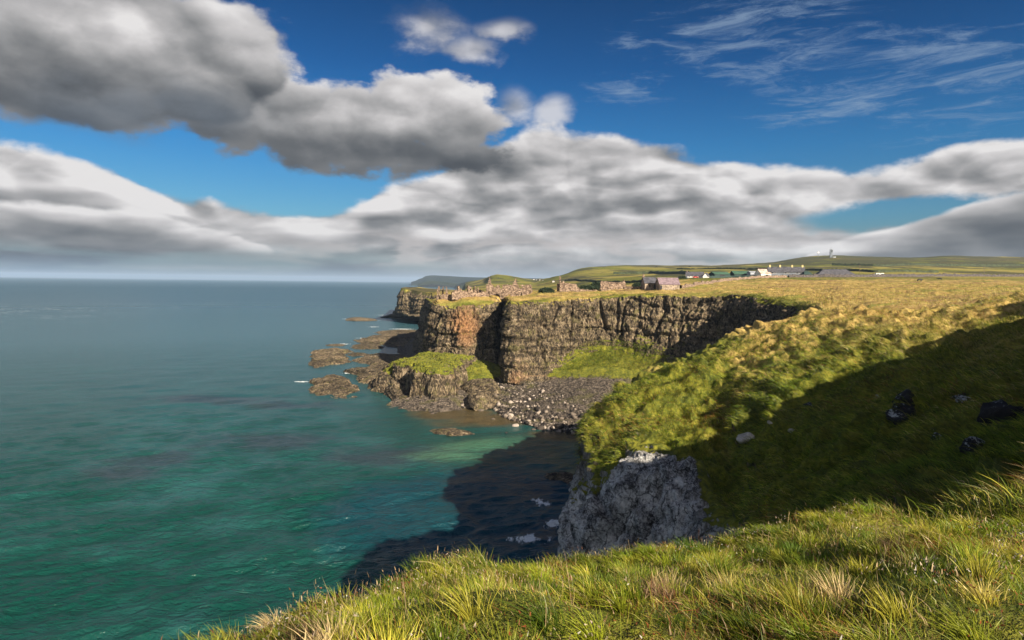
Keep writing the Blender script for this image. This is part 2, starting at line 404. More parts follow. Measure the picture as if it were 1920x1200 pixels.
ST = [
 raw([(-90, 420, -4), (-76, 420, -.1), (-68, 420, 2), (-60, 420, 4), (-56, 420, 12), (-54, 420, 22), (-50, 420, 28), (-46, 420, 29), (-38, 415, 30), (-29, 440, 25), (-27, 470, 5), (-27, 500, -4), (-27, 600, -4), (-27, 700, -4)]),
 raw([(-66, 330, -4), (-58, 330, -.1), (-53, 330, 2), (-49, 331, 6), (-46, 332, 15), (-44, 333, 25), (-42, 335, 30), (-38, 345, 30.5), (-32, 370, 30.5), (-28, 440, 25), (-26, 470, 5), (-26, 500, -4), (-26, 600, -4), (-26, 700, -4)]),
 raw([(-52, 275, -4), (-46, 278, -.1), (-42, 280, 2), (-39.5, 281, 7), (-37, 282, 15), (-35.5, 284, 24), (-33.5, 287, 30), (-32, 295, 30.7), (-30, 330, 30.7), (-27, 440, 25), (-25, 470, 5), (-25, 500, -4), (-25, 600, -4), (-25, 700, -4)]),
 col(822, 700, (690, 3), (678, 262, -8), (640, 266, -4), (600, 269), (570, 274, 4), (560, 282, 6), (552, 320, 6), (556, 430, 16), (600, 470, 22), (630, 500, 24), (600, 720, 24)),
 col(850, 745, (700, 5), (672, 256), (640, 262), (603, 265), (572, 271), (561, 280), (552, 320), (552, 430), (630, 500), (600, 750), (565, 1500), ov={5: (.1, .3, .55)}),
 col(872, 766, (725, 2.5), (684, 250), (650, 257), (612, 261), (570, 268), (562, 274), (552, 300), (549, 430), (545, 700), (540, 1500), (531, 2500), ov={3: (.6, .2), 4: (.05, .3, .5), 5: (.05, .3, 1.2), 6: (.4, .4, .3)}),
 col(905, 754, (722, 2.2), (690, 255), (650, 260), (612, 263), (569, 269), (562, 275), (556, 300), (548, 430), (542, 700), (534, 1200), (524, 1900), ov={3: (.6, .1), 5: (.05, .3, .25)}),
 col(922, 762, (722, 2.2), (708, 252), (655, 262), (612, 266), (568, 271), (562, 277), (556, 300), (548, 430), (540, 700), (530, 1100), (517, 1400)),
 col(932, 775, (722, 2.2), (710, 268), (660, 285, 4), (618, 290, 8), (575, 290, 10), (562, 293, 8), (556, 305, 4), (548, 430), (540, 700), (530, 1100), (514.5, 1400)),
 col(940, 780, (722, 2.2), (713, 262), (660, 280, 6), (612, 284, 10), (572, 284, 12), (562, 290, 8), (556, 305, 4), (548, 430), (540, 700), (530, 1100), (515, 1400)),
 col(947, 785, (722, 2.2), (716, 236), (655, 243, 4), (608, 247, 8), (567, 252, 12), (561, 262, 8), (556, 300, 4), (548, 430), (540, 700), (530, 1100), (515.5, 1400)),
 col(965, 790, (722, 2.2), (714, 234), (655, 240), (608, 243), (566, 248), (561, 258), (556, 300), (548, 430), (540, 700), (530, 1100), (518, 1400), ov={3: (.2, .2, .5)}),
 col(1000, 801, (726, 2.4), (705, 236), (655, 242), (608, 245), (563, 250), (557, 262), (551, 300), (547, 400), (540, 700), (532, 1100), (524, 1500), ov={3: (.15, .3, .2)}),
 col(1045, 811, (732, 2.6), (690, 240), (655, 244), (605, 247), (562, 252), (555, 264), (548, 300), (545, 360), (537, 620), (526, 900), (519, 1200), ov={3: (.5, .0), 4: (.12, .2)}),
 col(1095, 817, (738, 2.8), (660, 246), (630, 248), (600, 250), (560, 253), (554, 264), (549, 290), (545, 340), (535, 520), (516, 900), (503.5, 1250), ov={3: (.8, .0), 4: (.15, .2)}),
 col(1150, 820, (742, 3), (655, 244), (625, 247), (590, 249), (556, 253), (551, 262), (547, 285), (543, 335), (530, 520), (511, 950), (500, 1400), ov={3: (.8, .0), 4: (.2, .2)}),
 col(1200, 822, (742, 3), (668, 238), (630, 242), (590, 246), (553, 250), (549, 260), (546, 285), (540, 335), (525, 520), (509, 1000), (498.5, 1500), ov={3: (.75, .0), 4: (.3, .2)}),
 col(1290, 828, (745, 3), (680, 226), (635, 232), (595, 236), (554, 241), (549, 250), (545, 280), (536, 340), (519, 520), (507, 1000), (500, 1600), ov={3: (.4, .0)}),
 col(1380, 835, (750, 3), (680, 205), (640, 215), (595, 221), (552, 228), (548, 240), (544, 270), (534, 340), (519, 500), (506, 1000), (498, 1700), ov={3: (.6, .0), 4: (.4, 0)}),
 col(1440, 850, (760, 3), (665, 178), (625, 186), (592, 196), (556, 206), (552, 220), (546, 255), (533, 340), (518, 500), (504, 1000), (495, 1750), ov={3: (.8, .0), 4: (.2, 0), 5: (.1, 0), 6: (.8, .3)}),
 col(1490, 870, (780, 3), (665, 158), (630, 164), (596, 170), (563, 184), (557, 200), (548, 245), (533, 340), (517, 520), (502, 1000), (487, 1850), ov={3: (.8, .0), 4: (.2, 0), 5: (.2, 0), 6: (.9, .3)}),
 col(1530, 900, (800, 3), (680, 136), (640, 142), (605, 148), (574, 158), (566, 172), (550, 235), (532, 340), (517, 520), (501, 1000), (483, 1900), ov={5: (.8, .3), 6: (1, .5)}),
 col(1560, 930, (820, 3), (690, 118), (650, 120), (620, 121), (590, 123), (577, 145), (555, 210), (531, 340), (517, 520), (500, 1000), (482, 1900), ov={5: (.8, .3), 6: (1, .5)}),
 col(1620, 960, (840, 3), (720, 109), (670, 110), (630, 111), (596, 113), (582, 135), (556, 200), (531, 340), (517, 520), (500, 1000), (484, 1900), ov={5: (.8, .3), 6: (1, .5)}),
 col(1700, 980, (860, 3), (720, 106), (670, 107), (630, 108), (594, 110), (580, 130), (555, 195), (531, 340), (517, 520), (500, 1000), (486.5, 1900), ov={5: (.8, .3), 6: (1, .5)}),
 col(1780, 980, (860, 3), (720, 104), (670, 105), (630, 106), (588, 107), (577, 125), (554, 190), (532, 340), (518, 520), (501, 1000), (483, 1900), ov={5: (.8, .3), 6: (1, .5)}),
 col(1850, 980, (860, 3), (720, 102), (670, 103), (630, 104), (573, 105), (567, 120), (552, 185), (532, 340), (518, 520), (502, 1000), (484.5, 1900), ov={5: (.8, .3), 6: (1, .5)}),
 col(1930, 980, (860, 3), (720, 99), (670, 99.5), (630, 100), (566, 101), (561, 115), (550, 180), (533, 340), (519, 520), (503, 1000), (486, 1900), ov={5: (.8, .3), 6: (1, .5)}),
 col(2060, 980, (860, 3), (720, 92), (670, 92.5), (630, 93), (545, 94), (545, 105), (545, 170), (535, 340), (521, 520), (506, 1000), (490, 1900), ov={5: (.8, .3), 6: (1, .5)}),
 col(2350, 1080, (960, 3), (740, 72), (700, 72.5), (660, 73), (540, 74), (540, 80), (545, 150), (540, 330), (530, 520), (520, 1000), (510, 1900), ov={5: (.8, .3), 6: (1, .5)}),
]
us = [5, 6, 12, 46, 34, 36, 22, 16, 14, 14, 26, 44, 50, 54, 56, 50, 84, 80, 56, 46, 36, 28, 40, 50, 50, 44, 50, 16, 12]
assert len(us) == len(ST)-1, (len(us), len(ST))
for s_i, s_ in enumerate(ST): assert len(s_) == 14, s_i
vs = [5, 44, 40, 36, 34, 36, 12, 24, 40, 46, 40, 34, 12]
LG, LU, LV = loft(ST, us, vs)
def finish_land(name, g, us_rock, seed, smin=1., lich=None, gscale=1.):
    n = gnorm(g); N = n.reshape(-1, 3); P = g[..., :3].reshape(-1, 3); C = g[..., 3:]
    gr, dry, org, peb = [C[..., i].ravel() for i in range(4)]
    if np.mean(N[:, 2]) < 0: N = -N
    steep = sst(1-np.abs(N[:, 2]), .12, .45)
    rock = us_rock(P, steep, gr, peb)
    d = rockdisp(P, N, rock, seed)
    dist = np.linalg.norm(P-np.array([0, 0, H]), axis=1)
    fade = np.clip(1-(dist-300)/500, .0, 1)
    gd = (fbm(P, .10, 3, seed+30)*1.1*gscale+fbm(P, .40, 3, seed+34)*np.where(gscale > 1.2, .95, .62)*gscale+ridged(P, (.13, .13, .4), 3, seed+36)*.9*(gscale-1)*2)*np.clip(gr, 0, 1)*(1-rock)*fade
    gd = gd+ridged(P, (.03, .09, .1), 2, seed+45)*.5*sst(P[:, 1], 110, 150)*(1-sst(P[:, 1], 380, 450))*gr*(P[:, 2] > 25)
    far = fbm(P, (.012, .012, .012), 3, seed+38)*np.clip((dist-350)/600, 0, 1)*3.2*gr
    pb = (fbm(P, .22, 3, seed+40)*.8+fbm(P, 1.0, 2, seed+43)*.5)*np.clip(peb, 0, 1)*(1-rock)*sst(P[:, 2], -3, 0)
    Q = P+N*(d+gd+pb)[:, None]; Q[:, 2] += far
    return Q, N, gr, dry, org, peb, rock
def mrock(P, steep, gr, peb): return np.clip(steep*(1.1-gr), 0, 1)*sst(P[:, 2], .5, 6)
Q, N, gr, dry, org, peb, rock = finish_land('coast', LG, mrock, 3)
LQ = Q.reshape(LG.shape[0], LG.shape[1], 3)
land = mk('terrain', Q, gridf(*LG.shape[:2])[:, ::-1], MCOAST, ctl=np.stack([gr, dry, org], 1), peb=peb, lich=np.zeros(len(Q)), smooth=True)
tag(land, kind='structure')
land['label'] = 'cliff coast with castle headland, boulder bay, dry fields and green hills'

# ------------------------------------------------------------------ far headland behind the castle
def seaD(px, py): return H*F/(py-YH(px))
HB = []
KB = [(0, 0, 0, 1), (.05, 0, 0, .8), (.1, .1, 0, 0), (.05, 0, 0, 0), (.1, .2, 0, 0), (1, .5, .1, 0), (1, .6, .15, 0), (1, .5, 0, 0)]
def hb(px, b0, b1, c0, c1, e, t, t2, D0, D1, sx=0, back=0):
    pts = [WZ(px, b0+12, -4), WZ(px, b0, 0), W(px, b1, D0-15), W(px, c0, D0-6), W(px, c1, D0), W(px+sx, e, D0+4), W(px+sx, t, D1), W(px+sx, t2, D1+150)]
    return [(*p, *KB[k]) for k, p in enumerate(pts)]
HB = [
 raw([(-150, 760, -4), (-145, 760, 0), (-135, 760, 3), (-130, 760, 8), (-122, 760, 24), (-118, 760, 31), (-112, 765, 31), (-100, 800, 30)]),
 raw([(-148, 690, -4), (-142, 690, 0), (-130, 690, 3), (-120, 690, 10), (-114, 690, 24), (-112, 690, 31.5), (-108, 700, 31.5), (-96, 780, 30)]),
 raw([W(728, 604, 640)[:2]+(-4,), WZ(718, 594, 0), WZ(735, 590, 2.5), W(747, 583, 620), W(751, 560, 618), W(753, 541, 618), W(760, 538.5, 640), W(790, 539, 740)]),
 hb(768, 600, 592, 588, 560, 543, 539.5, 540, 612, 680),
 hb(785, 602, 594, 588, 562, 545, 540, 541, 600, 680),
 hb(815, 606, 598, 592, 568, 548, 542, 543, 588, 680),
 hb(850, 610, 600, 595, 572, 550, 544, 544, 575, 680),
 hb(900, 612, 602, 598, 575, 552, 546, 546, 560, 680)]
KCb = np.array([[(*p[:3], *(KB[k])) for k, p in enumerate(s)] for s in HB])
G2, _, _ = loft(KCb, [10, 16, 40, 50, 60, 50, 20], [4, 14, 14, 26, 20, 14, 14])
Q, N, gr, dry, org, peb, rock = finish_land('hb', G2, mrock, 60)
hl = mk('far_cliff_headland', Q, gridf(*G2.shape[:2])[:, ::-1], MCOAST, ctl=np.stack([gr, dry, org], 1), peb=peb, lich=np.zeros(len(Q)), smooth=True)
tag(hl, kind='structure')

# distant coast, several kilometres away
def m_far(t, sp, bump):
    n = t.noise(t.mapv(t.P, (1, 1, 3)), .004, 6, .6); nz = t.xyz(t.N)[2]
    c = n.ramp([(.35, (.008, .013, .012)), (.5, (.018, .026, .016)), (.65, (.035, .045, .024))])
    sp('Base Color', t.mix(nz.ss(.75, .93), (.012, .013, .014), c)); sp('Roughness', .95)
MFAR = material('far_hills', m_far)
def ridge_hill(name, pts, D, depth, seed, mat):
    "hill seen from afar: crest pixels, base at sea level, real depth"
    S = []
    for px, py in pts:
        x, y, z = W(px, py, D+depth*.35); z = max(z, 1)
        x0 = (px-CX)/F
        S.append([(x0*(D-60), D-60, -4), (x0*D, D, min(2, z*.2)), (x0*(D+depth*.05), D+depth*.05, z*.55), (x, y, z), (x0*(D+depth), D+depth, z*.8), (x0*(D+depth*1.6), D+depth*1.6, -4)])
    g, _, _ = loft(S, [8]*(len(pts)-1), [3, 8, 10, 8, 4])
    P = g.reshape(-1, 3); P = P.copy(); P[:, 2] += fbm(P, 8./D, 4, seed)*D*.0022*np.clip(P[:, 2]/20, 0, 1)
    o = mk(name, P, gridf(*g.shape[:2])[:, ::-1], mat, smooth=True); tag(o, kind='structure'); return o
ridge_hill('distant_headland', [(771, 529), (780, 526.5), (786, 523.5), (791, 522), (800, 517.5), (812, 516.4), (835, 517.5), (870, 519), (905, 519.5), (950, 521), (1010, 523), (1060, 527), (1100, 530)], 5600, 2400, 5, MFAR)
ridge_hill('distant_headland', [(783, 532), (795, 529), (810, 527.3), (832, 529), (850, 531), (860, 533)], 4200, 500, 9, MFAR)
ridge_hill('distant_coast', [(855, 536), (860, 533), (875, 528), (900, 525), (930, 523), (960, 523.5), (1000, 524), (1040, 526)], 3300, 900, 15, MFAR)

# ------------------------------------------------------------------ near headland and the amphitheatre round to the right of the camera
def W6(px, py, D): return W(px, py, D)
#        grass dry org peb lich
CK = [(0, 0, 0, 0, 1), (.0, 0, 0, 0, 1), (.35, .0, 0, 0, 1), (1., .2, 0, 0, 0), (1., .35, 0, 0, 0), (1, .3, 0, 0, 0), (.9, .3, 0, 0, 0), (.3, 0, 0, 0, 0), (.3, 0, 0, 0, 0)]
GK = [(1, 0, 0, 0, 0)]*3+[(1, .12, 0, 0, 0), (1, .4, 0, 0, 0)]+[(1, .85, 0, 0, 0)]*2+[(.3, 0, 0, 0, 0)]*2
def cs(pts, K=CK, ov={}): return [(*p, *ov.get(k, K[k])) for k, p in enumerate(pts)]
L = (0, 0, 0, 0, 1)
CS = [
 cs([(22, 98, -4), (20.5, 98, 3), (20, 98, 8), (20, 98, 12), (19.5, 99, 16), (19, 100, 19), (20, 101, 17), (22, 102, 8), (26, 104, -4)]),
 cs([(11, 88, -4), W(1078, 1000, 88), W(1090, 930, 89.5), W(1096, 860, 91), W(1104, 805, 93), W(1113, 775, 95), (15, 99, 19), (19, 103, 8), (24, 106, -4)]),
 cs([(6, 78, -4), W(1066, 1020, 80), W(1076, 945, 83), W(1092, 860, 86), W(1106, 800, 90), W(1122, 769, 95), (17, 102, 19), (22, 108, 8), (26, 112, -4)], ov={3: (.5, .2, 0, 0, .3)}),
 cs([W(1090, 1150, 72), W(1095, 1020, 73.5), W(1125, 930, 76), W(1150, 868, 79), W(1150, 800, 88), W(1165, 736, 97), (20, 107, 20), (25, 116, 8), (29, 122, -4)], ov={3: (.9, .2, 0, 0, 0)}),
 cs([W(1180, 1130, 66), W(1190, 1010, 68), W(1205, 900, 72), W(1215, 840, 78), W(1215, 780, 87), W(1218, 706, 101), (25, 114, 23), (30, 124, 9), (34, 130, -4)], ov={2: (.02, .2, 0, 0, 1), 3: (.5, .2, 0, 0, .6)}),
 cs([W(1290, 1130, 60), W(1295, 1000, 62), W(1290, 900, 69), W(1285, 838, 77), W(1285, 770, 88), W(1292, 688, 104), (31, 118, 24.5), (36, 132, 10), (40, 140, -4)], ov={2: (.1, .2, 0, 0, 1)}),
 cs([W(1370, 1080, 54), W(1368, 995, 56), W(1365, 930, 64), W(1352, 850, 75), W(1350, 760, 89), W(1352, 656, 108), (38, 122, 27), (43, 138, 12), (47, 148, -4)], ov={1: (.5, .2, 0, 0, .6), 2: (1., 0, 0, 0, 0.2), 3: (1, .3, 0, 0, 0)}),
 cs([W(1460, 1040, 46), W(1450, 975, 50), W(1455, 905, 58), W(1450, 825, 69), W(1450, 720, 87), W(1460, 616, 114), (50, 130, 29.5), (56, 144, 14), (60, 156, -4)], GK),
 cs([W(1560, 1010, 38), W(1565, 940, 45), W(1570, 870, 54), W(1570, 785, 66), W(1565, 690, 83), W(1555, 591, 117), (60, 128, 33), (67, 140, 22), (72, 150, -4)], GK),
 cs([W(1700, 990, 32), W(1700, 910, 40), W(1700, 835, 50), W(1700, 750, 61), W(1690, 665, 79), W(1685, 592, 110), (68, 116, 33.5), (74, 128, 22), (80, 140, -4)], GK),
 cs([W(1850, 970, 28), W(1850, 885, 37), W(1850, 800, 48), W(1850, 720, 60), W(1845, 640, 78), W(1840, 572, 105), (78, 109, 34.5), (84, 120, 22), (90, 130, -4)], GK),
 cs([W(1990, 960, 26), W(1990, 860, 35), W(1990, 770, 46), W(1990, 690, 58), W(1985, 610, 76), W(1980, 556, 99), (86, 103, 36), (92, 112, 22), (98, 120, -4)], GK),
 cs([W(2150, 940, 24), W(2150, 840, 33), W(2150, 750, 44), W(2150, 670, 54), W(2150, 590, 66), (82, 84, 42.5), (86, 87, 36), (92, 90, 22), (98, 92, -4)], GK),  # from here the unseen rim is shaped for its shadow on slope and sea
 cs([(20, 22, 27), (26, 29, 29), (34, 37, 32), (42, 44, 35), (50, 51, 38.6), (58, 58, 42), (62, 60, 38), (66, 62, 22), (70, 64, -4)], GK),
 cs([(16, 17, 27), (20, 22, 29), (26, 28, 32), (32, 33, 35.5), (37, 37, 38.5), (42, 41, 41.2), (46, 41, 40), (52, 41, 22), (56, 41, -4)], GK),
 cs([(13, 15, 27), (16, 18, 29), (20, 21, 32), (24, 24, 36), (28, 26, 40), (31, 27, 44.5), (36, 26, 40), (40, 24, 22), (44, 22, -4)], GK),
 cs([(9, 13, 27), (11, 14.5, 29), (14, 16, 32), (17, 17, 35), (19, 18, 37.5), (22, 18, 39.5), (26, 16, 38), (30, 12, 22), (34, 8, -4)], GK),
]
G3, U3, V3 = loft(CS, [6, 14, 40, 60, 60, 60, 60, 64, 64, 64, 60, 30, 20, 16, 14, 14], [8, 56, 56, 56, 60, 60, 14, 10, 6])
lich = G3[..., 7].ravel(); G3c = G3[..., :7]
def crock(P, steep, gr, peb): return np.clip(1.25-gr*1.6, 0, 1)*.75
Q, N, gr, dry, org, peb, rock = finish_land('near', G3c, crock, 90, gscale=1.7)
CQ = Q.reshape(G3.shape[0], G3.shape[1], 3); CN = N.reshape(CQ.shape)
near = mk('headland_slope', Q, gridf(*G3.shape[:2])[:, ::-1], MCOAST, ctl=np.stack([gr, dry, org], 1), peb=peb, lich=lich, smooth=True)
tag(near, kind='structure')

# ------------------------------------------------------------------ the knoll the camera stands on
KP = np.array([(0, 0, 38.35), (0, 3, 38.2), (-2.2, 4, 37.65), W(500, 1150, 5.5), W(700, 1105, 7.), (.8, 9.4, 35.95), W(1300, 1000, 9.6), W(1500, 975, 9.6), W(1700, 955, 9.6), W(1920, 905, 9.6), (5, 5, 37.85), (3, 3, 38.15), (12, 12, 37.8), (17, 13, 38.3), (22, 17, 39.6), (31, 27, 44.5), (42, 41, 41.2), (58, 58, 41.8), (82, 84, 42.5), (20, -20, 39), (60, 0, 41), (0, -40, 39), (-8, -20, 38), (120, 60, 42), (120, -60, 42)])  # out-of-view rim points are raised to cast that shadow
KE = np.array([(-14, -60), (-8, -20), (-4.2, -6), (-3, 0), (-2.4, 4), (-2.0, 5.5), (-1.4, 7.), (-.3, 8.5), (.9, 9.4), (2.7, 9.7), (4.4, 9.7), (6, 9.75), (7.9, 9.8), (12, 13), (17, 15.5), (22, 18), (32, 28), (42, 41), (58, 58), (82, 84), (130, 130), (130, -60)])
def edgedist(X, Y, poly):
    d = np.full(X.shape, 1e9); ins = np.zeros(X.shape, bool); n = len(poly)
    for i in range(n):
        a = poly[i]; b = poly[(i+1) % n]; ab = b-a
        t = np.clip(((X-a[0])*ab[0]+(Y-a[1])*ab[1])/(ab@ab), 0, 1)
        d = np.minimum(d, np.hypot(X-a[0]-t*ab[0], Y-a[1]-t*ab[1]))
        c = ((a[1] > Y) != (b[1] > Y)) & (X < (b[0]-a[0])*(Y-a[1])/(b[1]-a[1]+1e-12)+a[0]); ins ^= c
    return np.where(ins, d, -d)
def knoll_z(X, Y, fine=True):
    w = 0; zz = 0
    for x, y, z in KP:
        q = 1/(((X-x)**2+(Y-y)**2)+.6)**1.6; w = w+q; zz = zz+q*z
    z = zz/w
    ed = edgedist(X, Y, KE)
    P = np.stack([X.ravel(), Y.ravel(), np.zeros(X.size)], 1)
    if fine: z = z+(fbm(P, .55, 3, 200)*.30+fbm(P, 1.7, 2, 204)*.10).reshape(X.shape)
    z = z+(fbm(P, .28, 3, 210)*1.5).reshape(X.shape)*sst(np.hypot(X-2, Y-4), 11, 24)
    o = np.clip(-ed, 0, None)
    z = z-o*1.1-np.clip(o-.6, 0, None)**1.3*1.6-np.exp(-np.abs(ed)*1.6)*.12
    return np.maximum(z, -4), ed
def kgrid(x0, x1, y0, y1, st):
    xs = np.arange(x0, x1, st); ys = np.arange(y0, y1, st); X, Y = np.meshgrid(xs, ys, indexing='ij'); return X, Y
# non-uniform axes: fine in front of the camera
xs = np.concatenate([np.arange(-60, -6, 2.), np.arange(-6, 14, .12), np.arange(14, 30, .8), np.arange(30, 130, 4.)])
ys = np.concatenate([np.arange(-60, -2, 2.), np.arange(-2, 14, .12), np.arange(14, 40, .8), np.arange(40, 126, 4.)])
X, Y = np.meshgrid(xs, ys, indexing='ij'); Z, ED = knoll_z(X, Y)
far_r = sst(np.hypot(X-4, Y-5), 14, 22)
Z = np.where(ED < 0, Z, Z)
Pk = np.stack([X.ravel(), Y.ravel(), Z.ravel()], 1)
kn = mk('ground', Pk, gridf(len(xs), len(ys)), MCOAST, ctl=np.tile([1, .1, 0.], (len(Pk), 1)), peb=np.zeros(len(Pk)), lich=np.zeros(len(Pk)), smooth=True)
tag(kn, kind='structure')

def bvh(objs):
    V = []; Fs = []; off = 0
    for o in objs:
        me = o.data; n = len(me.vertices); v = np.empty(n*3, np.float32); me.vertices.foreach_get('co', v)
        V += v.reshape(-1, 3).tolist(); f = np.empty(len(me.polygons)*4, np.int32); me.loops.foreach_get('vertex_index', f)
        Fs += (f.reshape(-1, 4)+off).tolist(); off += n
    return BVHTree.FromPolygons(V, Fs)
BL = bvh([land, hl]); BC = bvh([near])
def hit(px, py, tree=None):
    a, b = lev(px, py); d = Vector((a, 1, b)).normalized(); r = (tree or BL).ray_cast(Vector((0, 0, H)), d)
    return r[0] if r[0] is not None else Vector(W(px, py, 500))
def drop(x, y, tree=None):
    r = (tree or BL).ray_cast(Vector((x, y, 300)), Vector((0, 0, -1))); return r[0].z if r[0] is not None else 0.

# ------------------------------------------------------------------ sea
def m_sea(t, sp, bump):
    P = t.P; x, y, z = t.xyz(P)
    def blob(px, py, rx, ry, ang=0.):
        cx, cy, _ = WZ(px, py, 0); q = t.mapv(P, (1, 1, 1)); 
        dx = (x-cx)*math.cos(ang)+(y-cy)*math.sin(ang); dy = (y-cy)*math.cos(ang)-(x-cx)*math.sin(ang)
        return ((dx*dx)*(1/rx/rx)+(dy*dy)*(1/ry/ry)).sqrt()*-1+1.
    n = t.noise(P, .018, 4, .55); n2 = t.noise(P, .07, 5, .6); n3 = t.noise(t.mapv(P, (1, .5, 1), rot=(0, 0, .5)), .35, 5, .65)
    r = (x*x+y*y).sqrt()
    deep = r.ss(70, 1500).ramp([(0, (.004, .046, .036)), (.05, (.018, .068, .074)), (.2, (.036, .098, .125)), (1, (.026, .078, .115))])
    c = t.mix((n2*.5+n*.6).ss(.47, .70)*r.ss(80, 420, 1, .2)*.55, deep, (.032, .12, .128))
    # weed on the bottom
    wd = (blob(500, 830, 22, 14).max(blob(300, 865, 14, 9)).max(blob(780, 850, 26, 10)).max(blob(690, 860, 16, 8)).max(blob(400, 748, 30, 10)).max(blob(230, 890, 12, 8)).max(blob(540, 760, 26, 10))+(n2-.5)*2.2).ss(.05, .75)
    c = t.mix(wd*.6, c, (.030, .030, .045))
    # shallows of the bay over brown gravel, with a bright sandy patch
    sh = (blob(960, 785, 30, 11, .3).max(blob(1075, 818, 16, 8)).max(blob(850, 775, 18, 14))+(n2-.5)*.9).ss(.0, .55)
    c = t.mix(sh*.92, c, t.mix(n3, (.035, .035, .016), (.13, .085, .035)))
    sn = (blob(905, 835, 17, 9, .5).max(blob(850, 855, 13, 7))+(n2-.5)*1.1+(n3-.5)*.5).ss(-.1, .9)
    c = t.mix(sn*.7, c, (.07, .18, .11))
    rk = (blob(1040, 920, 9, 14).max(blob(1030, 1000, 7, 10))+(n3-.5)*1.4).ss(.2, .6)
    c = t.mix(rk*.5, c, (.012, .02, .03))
    c = t.mix((blob(900, 960, 34, 30)+(n2-.5)*.5).ss(0., .4)*.6*(1-sh)*(1-sn), c, (.006, .035, .065))  # navy shade painted into the water where the cliff's shadow lies
    # foam
    f = t.noise(t.mapv(P, (1, .45, 1)), .9, 7, .72)
    fm = blob(565, 716, 4.5, 2.2)
    for b in ((652, 598, 9, 6), (700, 600, 10, 4), (755, 617, 16, 7), (700, 613, 8, 4), (640, 645, 8, 4), (1015, 945, 2.6, 3.2), (990, 1015, 4.6, 3.), (1040, 985, 3., 3.), (730, 591, 24, 7), (655, 700, 5, 3), (690, 634, 12, 4)): fm = fm.max(blob(*b))
    fo = (fm*.55+(f-.5)*1.9).ss(.22, .42)*fm.ss(-.05, .3)
    ln = t.mapv(P, (1, 1, 1), rot=(0, 0, .12)); 
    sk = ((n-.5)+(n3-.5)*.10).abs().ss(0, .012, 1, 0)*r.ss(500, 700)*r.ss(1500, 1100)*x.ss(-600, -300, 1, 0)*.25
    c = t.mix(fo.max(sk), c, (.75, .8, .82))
    sp('Base Color', c); sp('Roughness', fo.max(r.lin(200, 3000, .22, .4))); sp('IOR', 1.33); sp('Specular IOR Level', .42)
    w1 = t.noise(t.mapv(P, (.55, 1.25, 1), rot=(0, 0, -.45)), .62, 4, .6, dist=.6); w2 = t.noise(t.mapv(P, (.5, 1.3, 1), rot=(0, 0, -.25)), .16, 3, .5)
    w3 = t.noise(t.mapv(P, (.8, 1.2, 1), rot=(0, 0, .3)), 2.1, 3, .6)
    h = (w1-.5).abs()*-1.9+w2*1.0+w3*.5
    bump(h, .40, 1.)
MSEA = material('sea_water', m_sea)
rr = np.concatenate([[.01, 30, 55], 1/np.linspace(1/66., 1/900., 760), [1000, 1300, 1800, 2600, 4000, 7000, 13000, 29000]])
aa = np.concatenate([np.arange(-.76, .15, .0014), np.linspace(.16, 2*math.pi-.76, 46)])
RR, AA = np.meshgrid(rr, aa, indexing='ij'); X = RR*np.sin(AA); Y = RR*np.cos(AA)
P = np.stack([X.ravel(), Y.ravel(), np.zeros(X.size)], 1); Rf = RR.ravel(); cell = Rf*Rf/(40*680.)
ca, sa = math.cos(.42), math.sin(.42); Pr = np.stack([P[:, 0]*ca+P[:, 1]*sa, -P[:, 0]*sa+P[:, 1]*ca, P[:, 2]], 1)
def wv(L, asp, seed): return 1-2.3*np.abs(pn(Pr*[1/(L*asp), 1/L, 1]+seed, seed))
hgt = wv(3.4, 2.2, 801)*.25*np.clip(1.6-cell/1.4, 0, 1)+wv(1.7, 1.7, 802)*.13*np.clip(1.6-cell/.7, 0, 1)+pn(Pr*[.06, .11, 1], 803)*.35*np.clip(1.6-cell/5, 0, 1)+wv(6.5, 2.5, 804)*.20*np.clip(1.7-cell/2.6, 0, 1)
fd = sst(AA.ravel(), -.76, -.74)*(1-sst(AA.ravel(), .13, .15))*sst(Rf, 60, 70)
calm = .55+.45*sst(np.hypot(P[:, 0]+2, P[:, 1]-185), 20, 80)
P[:, 2] = hgt*fd*calm
nr_, na_ = RR.shape; idx = np.arange(nr_*na_).reshape(nr_, na_)
Fq = np.stack([idx[:-1], idx[1:], np.roll(idx, -1, 1)[1:], np.roll(idx, -1, 1)[:-1]], -1).reshape(-1, 4)[:, ::-1]
V, Fc = P, Fq
sea = mk('sea', V, Fc, MSEA, smooth=True); tag(sea, kind='structure')
